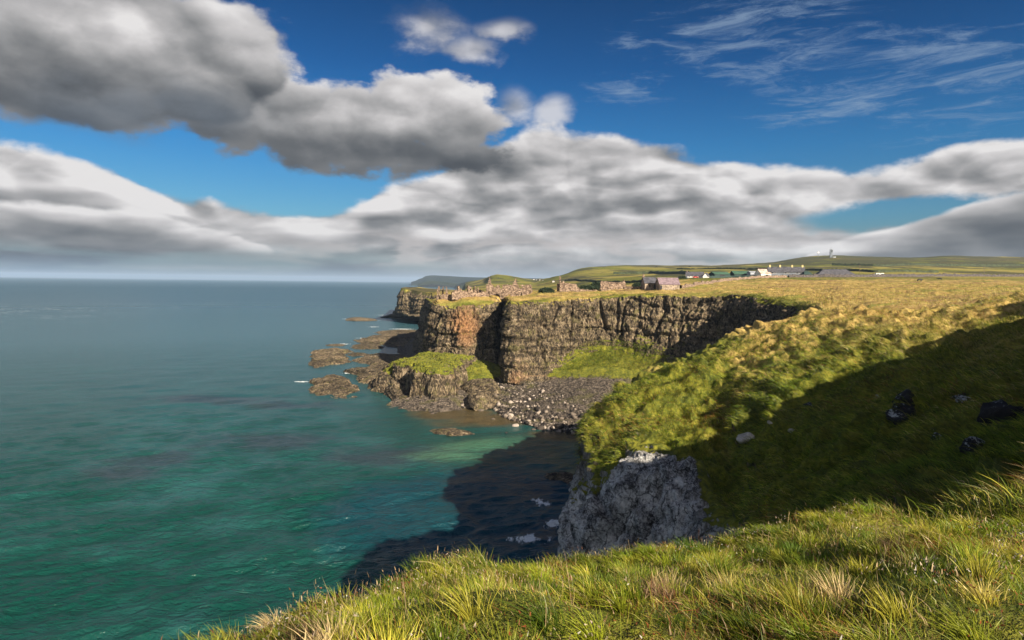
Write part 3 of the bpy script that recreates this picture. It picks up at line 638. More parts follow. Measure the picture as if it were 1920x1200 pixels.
# ------------------------------------------------------------------ rocks in the sea and on the shore
def mound(name, outline, h, p, label, cat='rock', group=None, nr=26, na=120, gr=0., peb=0., seed=0, base=-1.2, amp=.75, tilt=(0, 0), grp=.0, lichv=0., z0=None, gthr=.2, dry=.2, shr=1.):
    "rock from its waterline outline (pixels on the sea plane): radial grid, height profile, rugged relief"
    zz = 0.2 if z0 is None else z0
    O = np.array([WZ(a, b, zz)[:2] for a, b in outline]); c = O.mean(0); O = c+(O-c)*shr
    ang = np.arctan2(O[:, 1]-c[1], O[:, 0]-c[0]); rad = np.hypot(O[:, 0]-c[0], O[:, 1]-c[1]); i = np.argsort(ang); ang = ang[i]; rad = rad[i]
    ta = np.linspace(-math.pi, math.pi, na, endpoint=False)
    rr = np.interp(ta, np.r_[ang[-1]-2*math.pi, ang, ang[0]+2*math.pi], np.r_[rad[-1], rad, rad[0]])
    q = 1.12*np.linspace(0.0, 1., nr)**.7+.015
    X = c[0]+np.outer(np.cos(ta)*rr, q); Y = c[1]+np.outer(np.sin(ta)*rr, q); QQ = np.outer(np.ones(na), q)
    size = float(np.sqrt(rr.mean())); P = np.stack([X.ravel(), Y.ravel(), np.zeros(X.size)], 1)
    nse = fbm(P, .9/size*.8, 3, seed)
    prof = np.clip(1-(QQ.ravel()*(1+nse*.25))**p, -.6, 1)
    Z = prof*h + tilt[0]*(P[:, 0]-c[0])+tilt[1]*(P[:, 1]-c[1])*1.0
    rel = sst(prof, -.1, .35)
    Z += rel*(ridged(P, (.35, .8, 1), 3, seed+4)*amp*.55 + fbm(P, 1.4, 3, seed+8)*amp*.5)
    Z = np.maximum(np.where(prof > 0, Z, prof*h*.8+0*Z), base+0*Z)+zz
    P[:, 2] = Z
    P[:, 0] += fbm(P, (.6, .6, 1.2), 2, seed+11)*amp*.6; P[:, 1] += fbm(P, (.6, .6, 1.2), 2, seed+12)*amp*.6
    V = np.concatenate([P, [[c[0], c[1], P.reshape(na, nr, 3)[:, 0, 2].mean()]]])
    Fq = []; 
    for k in range(na):
        k2 = (k+1) % na
        for j in range(nr-1): Fq.append((k*nr+j, k*nr+j+1, k2*nr+j+1, k2*nr+j))
        Fq.append((len(V)-1, k*nr, k2*nr, k2*nr))
    Fl = [f if f[2] != f[3] else f[:3] for f in Fq]
    cen = Vector((c[0], c[1], 0)); V = V-np.array(cen)
    prof = np.r_[prof, 1.]
    g = np.clip(gr*sst(prof, gthr, gthr+.25), 0, 1) if gr else np.zeros(len(V))+.06
    o = mk(name, V, Fl, MCOAST, ctl=np.stack([g, np.full(len(V), dry), np.full(len(V), grp)], 1), peb=np.full(len(V), peb), lich=np.full(len(V), lichv), smooth=False)
    o.location = cen
    tag(o, label, cat, group); return o
IS = 'weed-covered rocks standing in the sea off the castle'
mound('sea_rock', [(577, 716), (600, 712), (625, 708), (645, 711), (656, 722), (671, 729), (672, 741), (650, 748), (635, 750), (615, 742), (606, 724)], 1.3, 4, 'nearest flat brown islet, with white foam at its left tip', 'rock', IS, seed=301, tilt=(-.02, .05), gr=0, shr=.9)
mound('sea_rock', [(580, 684), (592, 690), (620, 684), (648, 674), (651, 668), (640, 663), (610, 668), (592, 676)], 1.2, 4, 'long tilted brown sea rock with a pale edge, before a narrower ledge', 'rock', IS, seed=312, shr=.9)
mound('sea_rock', [(577, 669), (600, 664), (615, 656), (630, 653), (648, 655), (650, 662), (620, 668), (590, 672)], 1.4, 3, 'narrow brown rock ledge in the sea just behind the long tilted rock', 'rock', IS, seed=323, shr=.9)
mound('sea_rock', [(657, 664), (666, 661), (680, 662), (679, 667), (664, 668)], .7, 2, 'smallest reddish brown rock between the islets', 'rock', IS, nr=12, na=50, seed=334, amp=.3, shr=.9)
mound('sea_rock', [(683, 671), (690, 665), (712, 662), (735, 665), (748, 679), (735, 686), (700, 687), (685, 682)], 1.3, 4, 'round brown sea rock close to the shelf of the grassy stack', 'rock', IS, seed=345, tilt=(.02, 0), shr=.9)
mound('sea_rock', [(663, 650), (685, 644), (715, 649), (714, 653), (690, 655), (668, 654)], .9, 3, 'thin low rock ledge with a pale edge in front of the dark reef', 'rock', IS, seed=356, amp=.3, shr=.9)
mound('sea_rock', [(656, 599), (665, 596), (690, 598), (686, 602), (664, 602)], 1.7, 3, 'lone dark rock with white foam far out towards the cliff headland', 'rock', IS, nr=14, na=60, seed=367, shr=.9)
mound('sea_rock', [(614, 646), (640, 645), (646, 647), (630, 649)], .5, 2, 'barely awash dark rock with a streak of foam', 'rock', IS, nr=8, na=40, seed=369, amp=.2, shr=.9)
mound('rock_reef', [(668, 641), (690, 633), (720, 626), (770, 621), (802, 630), (812, 655), (795, 663), (770, 657), (740, 650), (712, 646)], 2.0, 2.4, 'broad dark rock reef running out from the foot of the castle cliff', 'reef', seed=378, amp=.9, na=200, nr=40, shr=.93)
mound('rock_reef', [(711, 626), (730, 620), (760, 619), (790, 626), (790, 632), (745, 628)], 1.6, 3, 'thin far reef behind the broad reef at the castle cliff', 'reef', seed=388, amp=.5, na=140, shr=.93)
mound('rock_shelf', [(645, 697), (665, 692), (700, 688), (745, 684), (785, 692), (800, 720), (790, 762), (770, 768), (745, 758), (722, 735), (702, 718), (680, 706)], 2.6, 2.6, 'dark rock shelf tapering out to sea from the grassy stack', 'rock shelf', seed=399, amp=.9, na=240, nr=46)
mound('rock_shelf', [(755, 745), (768, 770), (810, 773), (850, 769), (872, 756), (895, 752), (905, 735), (870, 728), (800, 730)], 2.4, 2.4, 'rounded apron of dark boulders round the foot of the grassy stack', 'rock shelf', seed=410, amp=.9, na=220, nr=40, peb=.8)
mound('grassy_stack', [(766, 735), (782, 752), (812, 757), (846, 753), (858, 737), (855, 722), (862, 700), (838, 690), (800, 695), (778, 712)], 9.6, 11, 'squat rock stack with bright green grass on top and pale columnar face', 'rock stack', seed=421, amp=1.5, na=260, nr=60, gr=1.1, z0=1., dry=.05, gthr=.72)
mound('grassy_stack', [(742, 712), (760, 738), (776, 742), (790, 730), (800, 705), (790, 690), (760, 690)], 6.8, 3, 'lower grassy shoulder of rock on the seaward side of the stack', 'rock stack', seed=431, amp=1.5, na=200, nr=44, gr=1.1, z0=1., dry=.1, gthr=.55)
mound('grassy_stack', [(862, 735), (915, 735), (932, 722), (935, 700), (880, 690), (850, 700)], 7.5, 1.7, 'green grass bank between the stack and the orange cliff', 'grass bank', seed=441, amp=.8, na=160, nr=40, gr=1.6, z0=1., dry=.0)
mound('shore_rock', [(905, 742), (918, 742), (922, 732), (918, 724), (906, 724)], 3.6, 4, 'upright pale pinnacle of rock at the back of the boulder beach', 'rock', seed=451, amp=.6, na=60, nr=20, z0=2., gr=.2)
mound('shore_rock', [(883, 752), (897, 764), (915, 762), (922, 750), (908, 742), (890, 744)], 3.2, 3, 'dark craggy outcrop at the seaward end of the boulder beach', 'rock', seed=455, amp=.8, na=80, nr=22, z0=1.)
mound('awash_reef', [(808, 806), (830, 804), (862, 808), (886, 812), (868, 815), (835, 813)], .45, 3, 'low line of rock just breaking the surface of the bay', 'reef', seed=461, amp=.35, na=100, nr=16)
mound('awash_reef', [(1020, 893), (1050, 886), (1085, 890), (1080, 905), (1040, 903)], .5, 2.5, 'flat ledge of rock awash in the shadowed water beside the grey cliff', 'reef', seed=465, amp=.35, na=100, nr=16)

# boulders of the beach
def rockvars(n, seed, sub=2):
    import bmesh
    out = []
    for k in range(n):
        bm = bmesh.new(); bmesh.ops.create_icosphere(bm, subdivisions=sub, radius=1)
        V = np.array([v.co[:] for v in bm.verts]); Fq = np.array([[v.index for v in f.verts] for f in bm.faces]); bm.free()
        r = np.random.RandomState(seed+k)
        for _ in range(9):
            d = r.normal(size=3); d /= np.linalg.norm(d); lim = r.uniform(.45, .85); s = V@d
            V = V-np.outer(np.clip(s-lim, 0, None), d)*.92
        V *= r.uniform(.7, 1.15, 3); V *= (1+fbm(V+seed*3.1+k, 1.5, 2, seed % 50+k)*.12)[:, None]
        out.append((V, Fq))
    return out
def m_boulder(t, sp, bump):
    r = t.attr('rnd'); r2 = t.RND
    n = t.noise(t.P, 2.2, 6, .7); q = (r+r2)*.5
    c = ((n*.5+r*.95-.25)).ramp([(.1, (.02, .017, .016)), (.4, (.085, .07, .058)), (.66, (.20, .165, .135)), (.9, (.36, .31, .27))])
    sp('Base Color', c); sp('Roughness', .85); bump(n, .25, .8)
MBOULD = material('boulder', m_boulder)
RV = rockvars(8, 500, 2); RVs = rockvars(8, 520, 1)
rs = np.random.RandomState(11)
pm = (LG[..., 6] > .55) & (LQ[..., 2] > -.25) & (LQ[..., 2] < 4.6) & (LQ[..., 1] < 260) & (LQ[..., 0] > -26)
bp = LQ[pm]; bp = bp[(bp[:, 1] > 140)]
area_pick = bp[rs.choice(len(bp), 5200)]
Vb = []; Fb = []; Rb = []; off = 0
for k, p in enumerate(area_pick):
    near_w = np.clip(1.3-(p[2])/3.2, .25, 1.3)
    s = rs.lognormal(-.95, .5)*near_w*.95
    v, f = RVs[k % 8]; a = rs.uniform(0, 6.28); c, s2 = math.cos(a), math.sin(a)
    M = np.array([[c, -s2, 0], [s2, c, 0], [0, 0, .75]])
    Vb.append(v@M.T*s+p+(rs.uniform(-.5, .5), rs.uniform(-.5, .5), s*.15)); Fb.append(f+off); Rb.append(np.full(len(v), rs.rand())); off += len(v)
o = mk('beach_boulders', np.concatenate(Vb), np.concatenate(Fb), MBOULD, rnd=np.concatenate(Rb)); tag(o, kind='stuff')
o['label'] = 'grey boulders and cobbles covering the bay beach'
srcs = []
cand = bp[(bp[:, 2] < 2.4) & (bp[:, 1] < 215) & (bp[:, 0] > -12)]
for k in range(46):
    p = cand[rs.randint(len(cand))]; s = rs.uniform(.75, 1.45)
    if k < 8:
        v, f = RV[k]; o = mk('boulder', v, f, MBOULD, rnd=np.full(len(v), rs.rand())); srcs.append(o)
    else:
        o = srcs[k % 8].copy(); COL.objects.link(o)
    o.location = (p[0], p[1], p[2]+s*.25); o.scale = (s, s*rs.uniform(.7, 1.1), s*.75); o.rotation_euler = (0, 0, rs.uniform(0, 6.28))
    tag(o, 'large grey boulder among the cobbles of the bay beach', 'boulder', 'large boulders on the bay beach')
for k, (px, py, s) in enumerate([(924, 786, 1.1), (903, 770, 1.2), (1000, 806, 1.0), (966, 798, 1.3), (950, 812, .6), (1015, 805, 1.6)]):
    o = srcs[k % 8].copy(); COL.objects.link(o); o.location = Vector(WZ(px, py, .1)); o.scale = (s, s, s*.6); o.rotation_euler = (0, 0, k)
    tag(o, 'pale boulder lying in the shallow water off the beach', 'boulder', 'boulders in the shallows')

# black rocks and pale stones in the slope
def m_black(t, sp, bump):
    n = t.noise(t.P, 1.1, 6, .7); nz = t.xyz(t.N)[2]; s3 = t.noise(t.P, .55, 3); s4 = t.noise(t.P, 3.6, 6, .75)
    c = n.ramp([(.3, (.008, .008, .010)), (.55, (.028, .027, .030)), (.8, (.075, .072, .07))])
    lich = (s4*1.2+(s3-.5)*1.1+nz*.22-.2).ss(.66, .74)
    sp('Base Color', t.mix(lich*.9, c, (.45, .48, .50))); sp('Roughness', .95); bump(n+s4*.4, .45, 1.)
MBLACK = material('black_basalt', m_black)
def m_pale(t, sp, bump):
    n = t.noise(t.P, 2.5, 6, .7)
    sp('Base Color', n.ramp([(.3, (.2, .17, .14)), (.6, (.5, .46, .4)), (.8, (.75, .7, .63))])); bump(n, .15, .8)
MPALE = material('pale_stone', m_pale)
RX = rockvars(6, 540, 3)
def slope_rock(px, py, wpx, hpx, var, mat, label, rz=0., dx=0, name='outcrop_rock', sink=.15):
    p = hit(px, py, BC); D = p.y; w = wpx*D/F*.64; h = hpx*D/F*.64
    v, f = RX[var]; v = v/np.abs(v).max(0); v = v*np.array([w, (w+h)*.5, h]); v = v*(1+fbm(v+var, 1.1, 4, 70+var)*.42)[:, None]
    o = mk(name, v, f, mat); o.location = p+Vector((0, sink+h*.25, -h*.15)); o.rotation_euler = (rz*.5, 0, rz)
    tag(o, label, 'rock'); return o
slope_rock(1704, 748, 34, 36, 0, MBLACK, 'upper block of the tall pair of black rocks, speckled with white lichen', .1)
slope_rock(1697, 782, 44, 40, 1, MBLACK, 'lower block of the tall pair of black rocks in the shaded slope', .3)
slope_rock(1812, 750, 46, 26, 2, MBLACK, 'low black rock with white lichen spots, between the tall pair and the frame edge', .1)
slope_rock(1893, 783, 72, 52, 3, MBLACK, 'largest round black rock, in the slope at the right edge', .2)
slope_rock(1840, 842, 52, 34, 4, MBLACK, 'slanting black rock streaked with pale lichen, lowest of the dark rocks', .5)
slope_rock(1757, 822, 22, 20, 5, MBLACK, 'small dark rock half sunk in the grass below the tall black pair', .9)
slope_rock(1517, 762, 16, 14, 2, MBLACK, 'small dark rock at the foot of the hollow in the sunlit slope', .4)
slope_rock(1402, 823, 30, 18, 1, MPALE, 'pale sunlit stone in the yellow grass above the grey cliff', .2)
slope_rock(1448, 793, 16, 8, 4, MPALE, 'small flat pale stone just above the larger sunlit one', .2)
slope_rock(1488, 808, 14, 6, 3, MPALE, 'thin pale stone at the edge of the shadow on the slope', .1)
slope_rock(1652, 742, 14, 8, 2, MPALE, 'dull grey stone in the shade left of the tall black rocks', .1)
# ------------------------------------------------------------------ castle ruins
def m_stone(t, sp, bump):
    n = t.noise(t.P, .9, 6, .7); v = t.xyz(t.voro(t.mapv(t.P, (1, 1, 1.7)), 1.7, 'F1', 1))[0]; e = t.voro(t.mapv(t.P, (1, 1, 1.7)), 1.7, 'DISTANCE_TO_EDGE')
    c = (n*.7+v*.45-.1).ramp([(.2, (.06, .042, .033)), (.45, (.19, .135, .10)), (.65, (.32, .235, .175)), (.85, (.46, .36, .27))])
    sp('Base Color', t.mix(e.ss(0, .1, .55, 0), c, (.03, .024, .02))); sp('Roughness', .95); bump(n+e, .25, .7)
MSTONE = material('ruin_stone', m_stone)
def plain(name, c, var=.25, sc=.8, rough=.8):
    def f(t, sp, bump):
        n = t.noise(t.P, sc, 5, .65); lo = tuple(x*(1-var) for x in c); hi = tuple(min(x*(1+var), 1) for x in c)
        sp('Base Color', t.mix(n.ss(.35, .65), lo, hi)); sp('Roughness', rough)
    return material(name, f)
def poly_in(px, py, poly):
    ins = np.zeros(px.shape, bool); n = len(poly)
    for i in range(n):
        a = poly[i]; b = poly[(i+1) % n]
        ins ^= ((a[1] > py) != (b[1] > py)) & (px < (b[0]-a[0])*(py-a[1])/(b[1]-a[1]+1e-12)+a[0])
    return ins
def ruin_part(name, A, B, sil, holes, parent, D0, thick=1.1, cell=.27, seed=0, skew=0.):
    """wall from A to B (plan points). sil and holes are outlines in (metres along, metres up) on the wall's own plane"""
    A = Vector((A[0], A[1], 0)); B = Vector((B[0], B[1], 0)); L = (B-A).length; d = (B-A)/L; nrm = Vector((d.y, -d.x, 0))
    if nrm.y > 0: nrm = -nrm
    s0 = min(p[0] for p in sil); s1 = max(p[0] for p in sil); h0 = min(p[1] for p in sil); h1 = max(p[1] for p in sil)
    nu = max(int((s1-s0)/cell)+1, 2); nh = max(int((h1-h0)/cell)+1, 2)
    U, Hh = np.meshgrid(s0+(np.arange(nu)+.5)*cell, h0+(np.arange(nh)+.5)*cell, indexing='ij')
    r = np.random.RandomState(seed); ju = r.normal(size=U.shape)*.08; jh = r.normal(size=U.shape)*.13
    m = poly_in(U+ju, Hh+jh, sil)
    for h in holes: m &= ~poly_in(U, Hh, h)
    V = []; idx = {}; Fq = []
    def vtx(i, k, s):
        key = (i, k, s)
        if key not in idx:
            idx[key] = len(V); u = s0+i*cell; hh = h0+k*cell; p = A+d*u+nrm*(s*thick)
            V.append((p.x, p.y, hh))
        return idx[key]
    for i in range(nu):
        for k in range(nh):
            if not m[i, k]: continue
            for s, fl in ((1, 0), (0, 1)):
                f = [vtx(i, k, s), vtx(i+1, k, s), vtx(i+1, k+1, s), vtx(i, k+1, s)]; Fq.append(f if not fl else f[::-1])
            for di, dk, q in ((-1, 0, ((0, 0), (0, 1))), (1, 0, ((1, 1), (1, 0))), (0, -1, ((1, 0), (0, 0))), (0, 1, ((0, 1), (1, 1)))):
                a, b = i+di, k+dk
                if a < 0 or b < 0 or a >= nu or b >= nh or not m[a, b]:
                    (x1, y1), (x2, y2) = q
                    Fq.append([vtx(i+x1, k+y1, 1), vtx(i+x1, k+y1, 0), vtx(i+x2, k+y2, 0), vtx(i+x2, k+y2, 1)])
    V = np.array(V); V += np.stack([fbm(V, 1.3, 2, seed+k) for k in range(3)], 1)*.22
    inv = parent.matrix_world.inverted() if parent else Matrix()
    if parent: V = V-np.array(parent.location)
    return mk(name, V, Fq, MSTONE, parent)
def pixwall(name, parent, D, sil, holes=(), D2=None, **kw):
    "silhouette in photo pixels, laid on a vertical wall that stands at depth D (left end) to D2 (right end)"
    D2 = D2 or D; x0 = min(p[0] for p in sil); x1 = max(p[0] for p in sil)
    a = W(x0, 550, D); b = W(x1, 550, D2); A = np.array(a[:2]); Bq = np.array(b[:2]); L = np.linalg.norm(Bq-A)
    def cv(q):
        out = []
        for px, py in q:
            s, t_ = lev(px, py)          # ray against the wall's vertical plane
            dx, dy = (Bq-A)/L; # solve s*k = A.x+dx*u ; k = A.y+dy*u
            u = (s*A[1]-A[0])/(dx-s*dy); k = A[1]+dy*u; out.append((u, H+t_*k))
        return out
    return ruin_part(name, A, Bq, cv(sil), [cv(h) for h in holes], parent, D, **kw)
def root(name, px, py, D, label, cat, group=None):
    o = empty(name, W(px, py, D)); tag(o, label, cat, group); bpy.context.view_layer.update(); return o
def bx(x0, x1, y0, y1): return [(x0, y0), (x1, y0), (x1, y1), (x0, y1)]

gate = root('castle_ruin', 950, 558, 292, 'main block of the ruined castle with two pointed gables at the cliff edge', 'castle ruin')
pixwall('tower_wall', gate, 288, [(942, 560), (942, 536), (945, 533.5), (950, 533), (954, 535), (957, 533), (960, 537), (960, 556)], [[(953.2, 556), (953.2, 541), (955.5, 539), (957.6, 541), (957.6, 556)]], seed=1)
pixwall('gable', gate, 291, [(958, 556), (958, 540), (961, 533), (964, 528), (966, 521), (967.5, 521), (969, 529), (971, 533), (972, 540), (972, 556)], [bx(963, 965, 537, 543.5), bx(969, 970.4, 537, 542)], seed=2)
pixwall('hall_wall', gate, 291.5, [(972, 557), (972, 537), (976, 534.5), (981, 534), (984, 537), (986, 533.5), (990.5, 534), (991.5, 540), (991, 557)], [[(971.8, 543), (972.5, 538), (975, 536), (978, 537.5), (981, 541), (981, 543.5)], bx(970.8, 972.6, 548, 554.5), bx(976.5, 978.3, 547, 555), bx(986, 988, 539.4, 542), bx(982, 983.4, 540, 542.5)], seed=3)
pixwall('rear_wall', gate, 302, [(940, 552), (942, 540), (948, 537), (955, 538), (962, 536), (975, 540), (988, 538), (992, 552)], [bx(960, 964, 541, 545)], seed=4)
pixwall('side_wall', gate, 291.5, [(991, 557), (991, 534), (992, 536), (993.5, 542), (994, 557)], D2=302, seed=5)
pixwall('side_wall', gate, 288, [(942, 560), (942, 536), (942.6, 540), (943, 548), (943.6, 558)], D2=300, seed=6)
lodge = root('castle_ruin', 925, 562, 288, 'left block of the ruined castle with a tall pale chimney gable and an opening in place of its shaded front', 'castle ruin')
pixwall('front_wall', lodge, 283, [(912, 564), (912, 534), (917, 533), (924, 533.5), (925.5, 537), (925, 541), (929, 541), (931, 536), (935, 534), (937.5, 535), (937, 540), (938.5, 544), (940.5, 549), (941, 561)], [[(913.6, 562), (913.6, 549), (918, 547), (924, 548), (931, 549), (937, 553), (939, 561)], bx(922.6, 924.2, 539, 543), bx(929, 930, 545, 548)], seed=7)  # the wide low opening stands in for shade on the front wall
pixwall('chimney_gable', lodge, 286, [(914.5, 534), (915, 529), (917, 523), (917.3, 520.4), (919.4, 520.4), (919.8, 524), (921, 530), (921.2, 534)], [bx(917.6, 918.6, 526, 530)], seed=8, thick=1.4)
pixwall('rear_wall', lodge, 297, [(913, 556), (914, 537), (921, 536), (928, 539), (935, 538), (941, 542), (942, 556)], seed=9)
pixwall('side_wall', lodge, 283, [(911.9, 563), (911.9, 535), (912.6, 535), (914.4, 540), (915.4, 560)], D2=297, seed=10)
ram = root('rampart_ruin', 880, 557, 285, 'low broken rampart with thin upright stubs between the two castle ends', 'ruined wall')
pixwall('wall', ram, 276, [(846, 562), (846, 549), (851, 545), (856, 546), (858, 537), (860, 537), (861, 545), (868, 547), (874, 546), (875, 538), (877, 536.5), (883, 539), (884, 549), (887, 549), (888, 537), (889.3, 536), (890, 548), (893.5, 549), (894, 540), (895.5, 538), (896.5, 547), (900, 549), (905, 547), (912, 549), (912, 563)], [bx(875, 876.2, 542, 549), bx(879, 881.5, 541, 544)], D2=283, seed=11)
pixwall('wall', ram, 290, [(850, 556), (851, 543), (860, 544), (864, 540), (866, 546), (880, 545), (893, 543), (905, 545), (912, 556)], D2=294, seed=12)
twr = root('tower_ruin', 830, 560, 284, 'leftmost tower ruin of thin broken stone pillars above the sea', 'tower ruin')
pixwall('pillar', twr, 280, [(819, 563), (820, 545), (822, 538), (823.5, 536.5), (825, 538), (825.6, 563)], [bx(822.6, 823.8, 543, 557)], seed=13)
pixwall('pillar', twr, 284, [(828.5, 562), (829.5, 540), (830.6, 536.5), (831.6, 537), (832, 544), (833, 562)], [bx(826, 828, 548, 560)], seed=14)
pixwall('pillar', twr, 281, [(834.6, 564), (836, 548), (836.6, 539), (838.4, 538.4), (839.4, 548), (842, 555), (845, 556), (846.5, 564)], seed=15)
pixwall('wall', twr, 279, [(825, 566), (826, 556), (830, 551), (836, 553), (846, 552), (852, 554), (852, 566)], seed=16)

# outer castle wall towards the visitor buildings
ow = root('ruined_wall', 1065, 549, 296, 'broken castle wall with a tall thin standing pillar at its left end', 'ruined wall')
pixwall('pillar', ow, 296, [(1048.4, 550), (1048.8, 528), (1048.9, 519), (1050.8, 519), (1051.6, 528), (1052, 550)], seed=17, thick=2.)
pixwall('wall', ow, 297, [(1052, 550), (1052, 531), (1054.5, 527), (1058, 530), (1066, 531.5), (1072, 532), (1078, 532), (1083, 538), (1085, 542), (1096, 543), (1110, 543.5), (1125, 543), (1125, 550)], [bx(1071, 1074, 541, 542)], D2=299, seed=18)
pixwall('wall', ow, 296, [(1044, 549), (1044, 534), (1046, 531), (1047.6, 534), (1048, 549)], D2=306, seed=19)
ow2 = root('ruined_wall', 1150, 548, 297, 'tall rubble wall with one pointed stub on top, in the middle of the ruins', 'ruined wall')
pixwall('wall', ow2, 297, [(1125, 549), (1125, 528.5), (1129, 529), (1133, 531), (1136, 529.5), (1139, 532), (1142, 530.5), (1148, 532), (1155, 531.5), (1166, 532), (1168, 525), (1169, 524.6), (1171.5, 531), (1172, 549)], D2=299, seed=20)
pixwall('rear_wall', ow2, 312, [(1125, 545), (1126, 527), (1140, 528), (1160, 530), (1166, 528), (1172, 531), (1172, 545)], seed=21)
ow3 = root('ruined_wall', 1205, 545, 297, 'long low rubble wall running up to the slate-roofed stone barns', 'ruined wall')
pixwall('wall', ow3, 298, [(1172, 549), (1172, 537), (1180, 538), (1200, 537.5), (1208, 535), (1212, 536.5), (1236, 536), (1236, 545)], D2=292, seed=22)

# ------------------------------------------------------------------ houses
MSLATE = plain('grey_slate', (.075, .075, .09), .35, .6); MPSLATE = plain('purple_slate', (.20, .15, .17), .25, .9); MBARN = plain('barn_rubble', (.26, .21, .16), .5, 1.4)
MWHITE = plain('white_render', (.78, .77, .75), .06, .5); MRENDER = plain('grey_render', (.16, .18, .22), .12, .5); MGREEN = plain('green_sheet', (.05, .11, .075), .2, .4)
MDKGREEN = plain('dark_green_sheet', (.03, .055, .05), .2, .4); MGLASS = plain('window_glass', (.03, .035, .05), .3, .5, .15); MYEL = plain('yellow_chimney', (.62, .52, .26), .15, .8)
MGREY = plain('grey_block', (.33, .36, .42), .12, .5); MTIN = plain('rusty_tin', (.46, .34, .29), .4, .5); MWOOD = plain('weathered_wood', (.13, .10, .08), .3, 1.); MDARK = plain('dark_paint', (.03, .03, .035), .2, 1.)
MSTEEL = plain('galvanised_steel', (.20, .23, .27), .2, .2, .6); MRED = plain('red_paint', (.5, .06, .04), .2, 1.)
def boxm(x0, x1, y0, y1, z0, z1):
    V = [(x, y, z) for x in (x0, x1) for y in (y0, y1) for z in (z0, z1)]
    return V, [(0, 1, 3, 2), (4, 6, 7, 5), (0, 4, 5, 1), (2, 3, 7, 6), (0, 2, 6, 4), (1, 5, 7, 3)]
def join(ms):
    V = []; Fq = []
    for v, f in ms: o = len(V); V += [tuple(p) for p in v]; Fq += [tuple(i+o for i in q) for q in f]
    return V, Fq
def part(name, m, mat, parent): return mk(name, np.array(m[0]), [tuple(f) for f in m[1]], mat, parent)
def gable_body(l, w, he, hr, base=-1.2):
    "closed body with triangular gables, ridge along x"
    V = [(-l/2, -w/2, base), (l/2, -w/2, base), (l/2, w/2, base), (-l/2, w/2, base), (-l/2, -w/2, he), (l/2, -w/2, he), (l/2, w/2, he), (-l/2, w/2, he), (-l/2, 0, hr), (l/2, 0, hr)]
    return V, [(0, 1, 5, 4), (2, 3, 7, 6), (1, 2, 6, 9, 5), (3, 0, 4, 8, 7), (4, 5, 9, 8), (6, 7, 8, 9), (3, 2, 1, 0)]
def roofm(l, w, he, hr, ov=.3, th=.22, hip=0.):
    l2 = l/2+ov; w2 = w/2+ov; dz = (hr-he)/(w/2)*ov; e = he-dz; r = hr; o = []
    for s in (-1, 1):
        a = [(-l2, s*w2, e), (l2, s*w2, e), (l2-hip, 0, r), (-l2+hip, 0, r)]
        V = [(x, y, z+.04) for x, y, z in a]+[(x, y, z+th+.04) for x, y, z in a]
        o.append((V, [(0, 1, 2, 3), (7, 6, 5, 4), (0, 4, 5, 1), (1, 5, 6, 2), (2, 6, 7, 3), (3, 7, 4, 0)]))
    if hip:
        for s in (-1, 1):
            V = [(s*l2, -w2, e+.05), (s*l2, w2, e+.05), (s*(l2-hip), 0, r+.05)]; V += [(x, y, z+th) for x, y, z in V]
            o.append((V, [(0, 1, 2), (5, 4, 3), (0, 3, 4, 1), (1, 4, 5, 2), (2, 5, 3, 0)]))
    return join(o)
def house(name, px0, px1, pyb, pye, pyr, label, cat, wall, roof, w=7., rot=0., windows=(), doors=(), chims=(), hip=0., D=None, group=None, skirt=-1.5, win_mat=None):
    """house whose front spans px0..px1; base, eave and ridge heights in pixels at the depth of the ground hit; rot turns it"""
    c = (px0+px1)/2; p = hit(c, pyb) if D is None else Vector(W(c, pyb, D)); D = p.y; k = D/F
    l = (px1-px0)*k/math.cos(rot); he = (pyb-pye)*k; hr = (pyb-pyr)*k
    r = empty(name, p+Vector((0, w/2, 0)), rot); tag(r, label, cat, group)
    V, Fq = gable_body(l, w, he, hr-.05, skirt); 
    if hip:
        V = [v if i < 8 else (v[0]*(1-2*hip/l), v[1], v[2]) for i, v in enumerate(V)]
    part('wall', (V, Fq), wall, r)
    if roof: part('roof', roofm(l, w, he, hr, hip=hip), roof, r)
    for (f, wd, z0, z1) in windows:
        x = -l/2+f*l; wo = part('window', boxm(x-wd/2, x+wd/2, -w/2-.05, -w/2+.1, z0, z1), win_mat or MWHITE, r)
        part('pane', boxm(x-wd/2+.12, x+wd/2-.12, -w/2-.08, -w/2-.03, z0+.12, z1-.12), MGLASS, wo)
    for (f, wd, z1) in doors: x = -l/2+f*l; part('door', boxm(x-wd/2, x+wd/2, -w/2-.06, -w/2+.1, -.3, z1), MDARK, r)
    for (f, sz, hh) in chims:
        x = -l/2+f*l; ch = part('chimney', boxm(x-sz/2, x+sz/2, -sz*.4, sz*.4, hr-1., hr+hh), MYEL if wall is MRENDER else MSTONE, r)
        part('chimney_pot', boxm(x-.15, x+.15, -.15, .15, hr+hh-.02, hr+hh+.5), MWOOD, ch)
    return r
house('stone_barn', 1237, 1274, 544, 533, 521.4, 'larger stone barn with a long purplish slate roof beside the castle walls', 'barn', MBARN, MPSLATE, 8, .0, doors=[(.06, .9, 2.0)])
house('stone_barn', 1209, 1232, 544, 531, 520.4, 'smaller stone barn with a darker slate roof and stone chimney', 'barn', MBARN, MSLATE, 8.5, .0, windows=[(.4, .7, 1.5, 2.6)], doors=[(.8, .9, 2.6)], chims=[(.04, .9, 1.2)], win_mat=MDARK)
house('white_cottage', 1290, 1321, 520.5, 517.5, 510, 'low white cottage with a dark slate roof, left of the green sheds', 'cottage', MWHITE, MSLATE, 8, -.3, windows=[(.2, 1., .4, 1.1), (.75, 1., .4, 1.1)], chims=[(.06, .9, .9)])
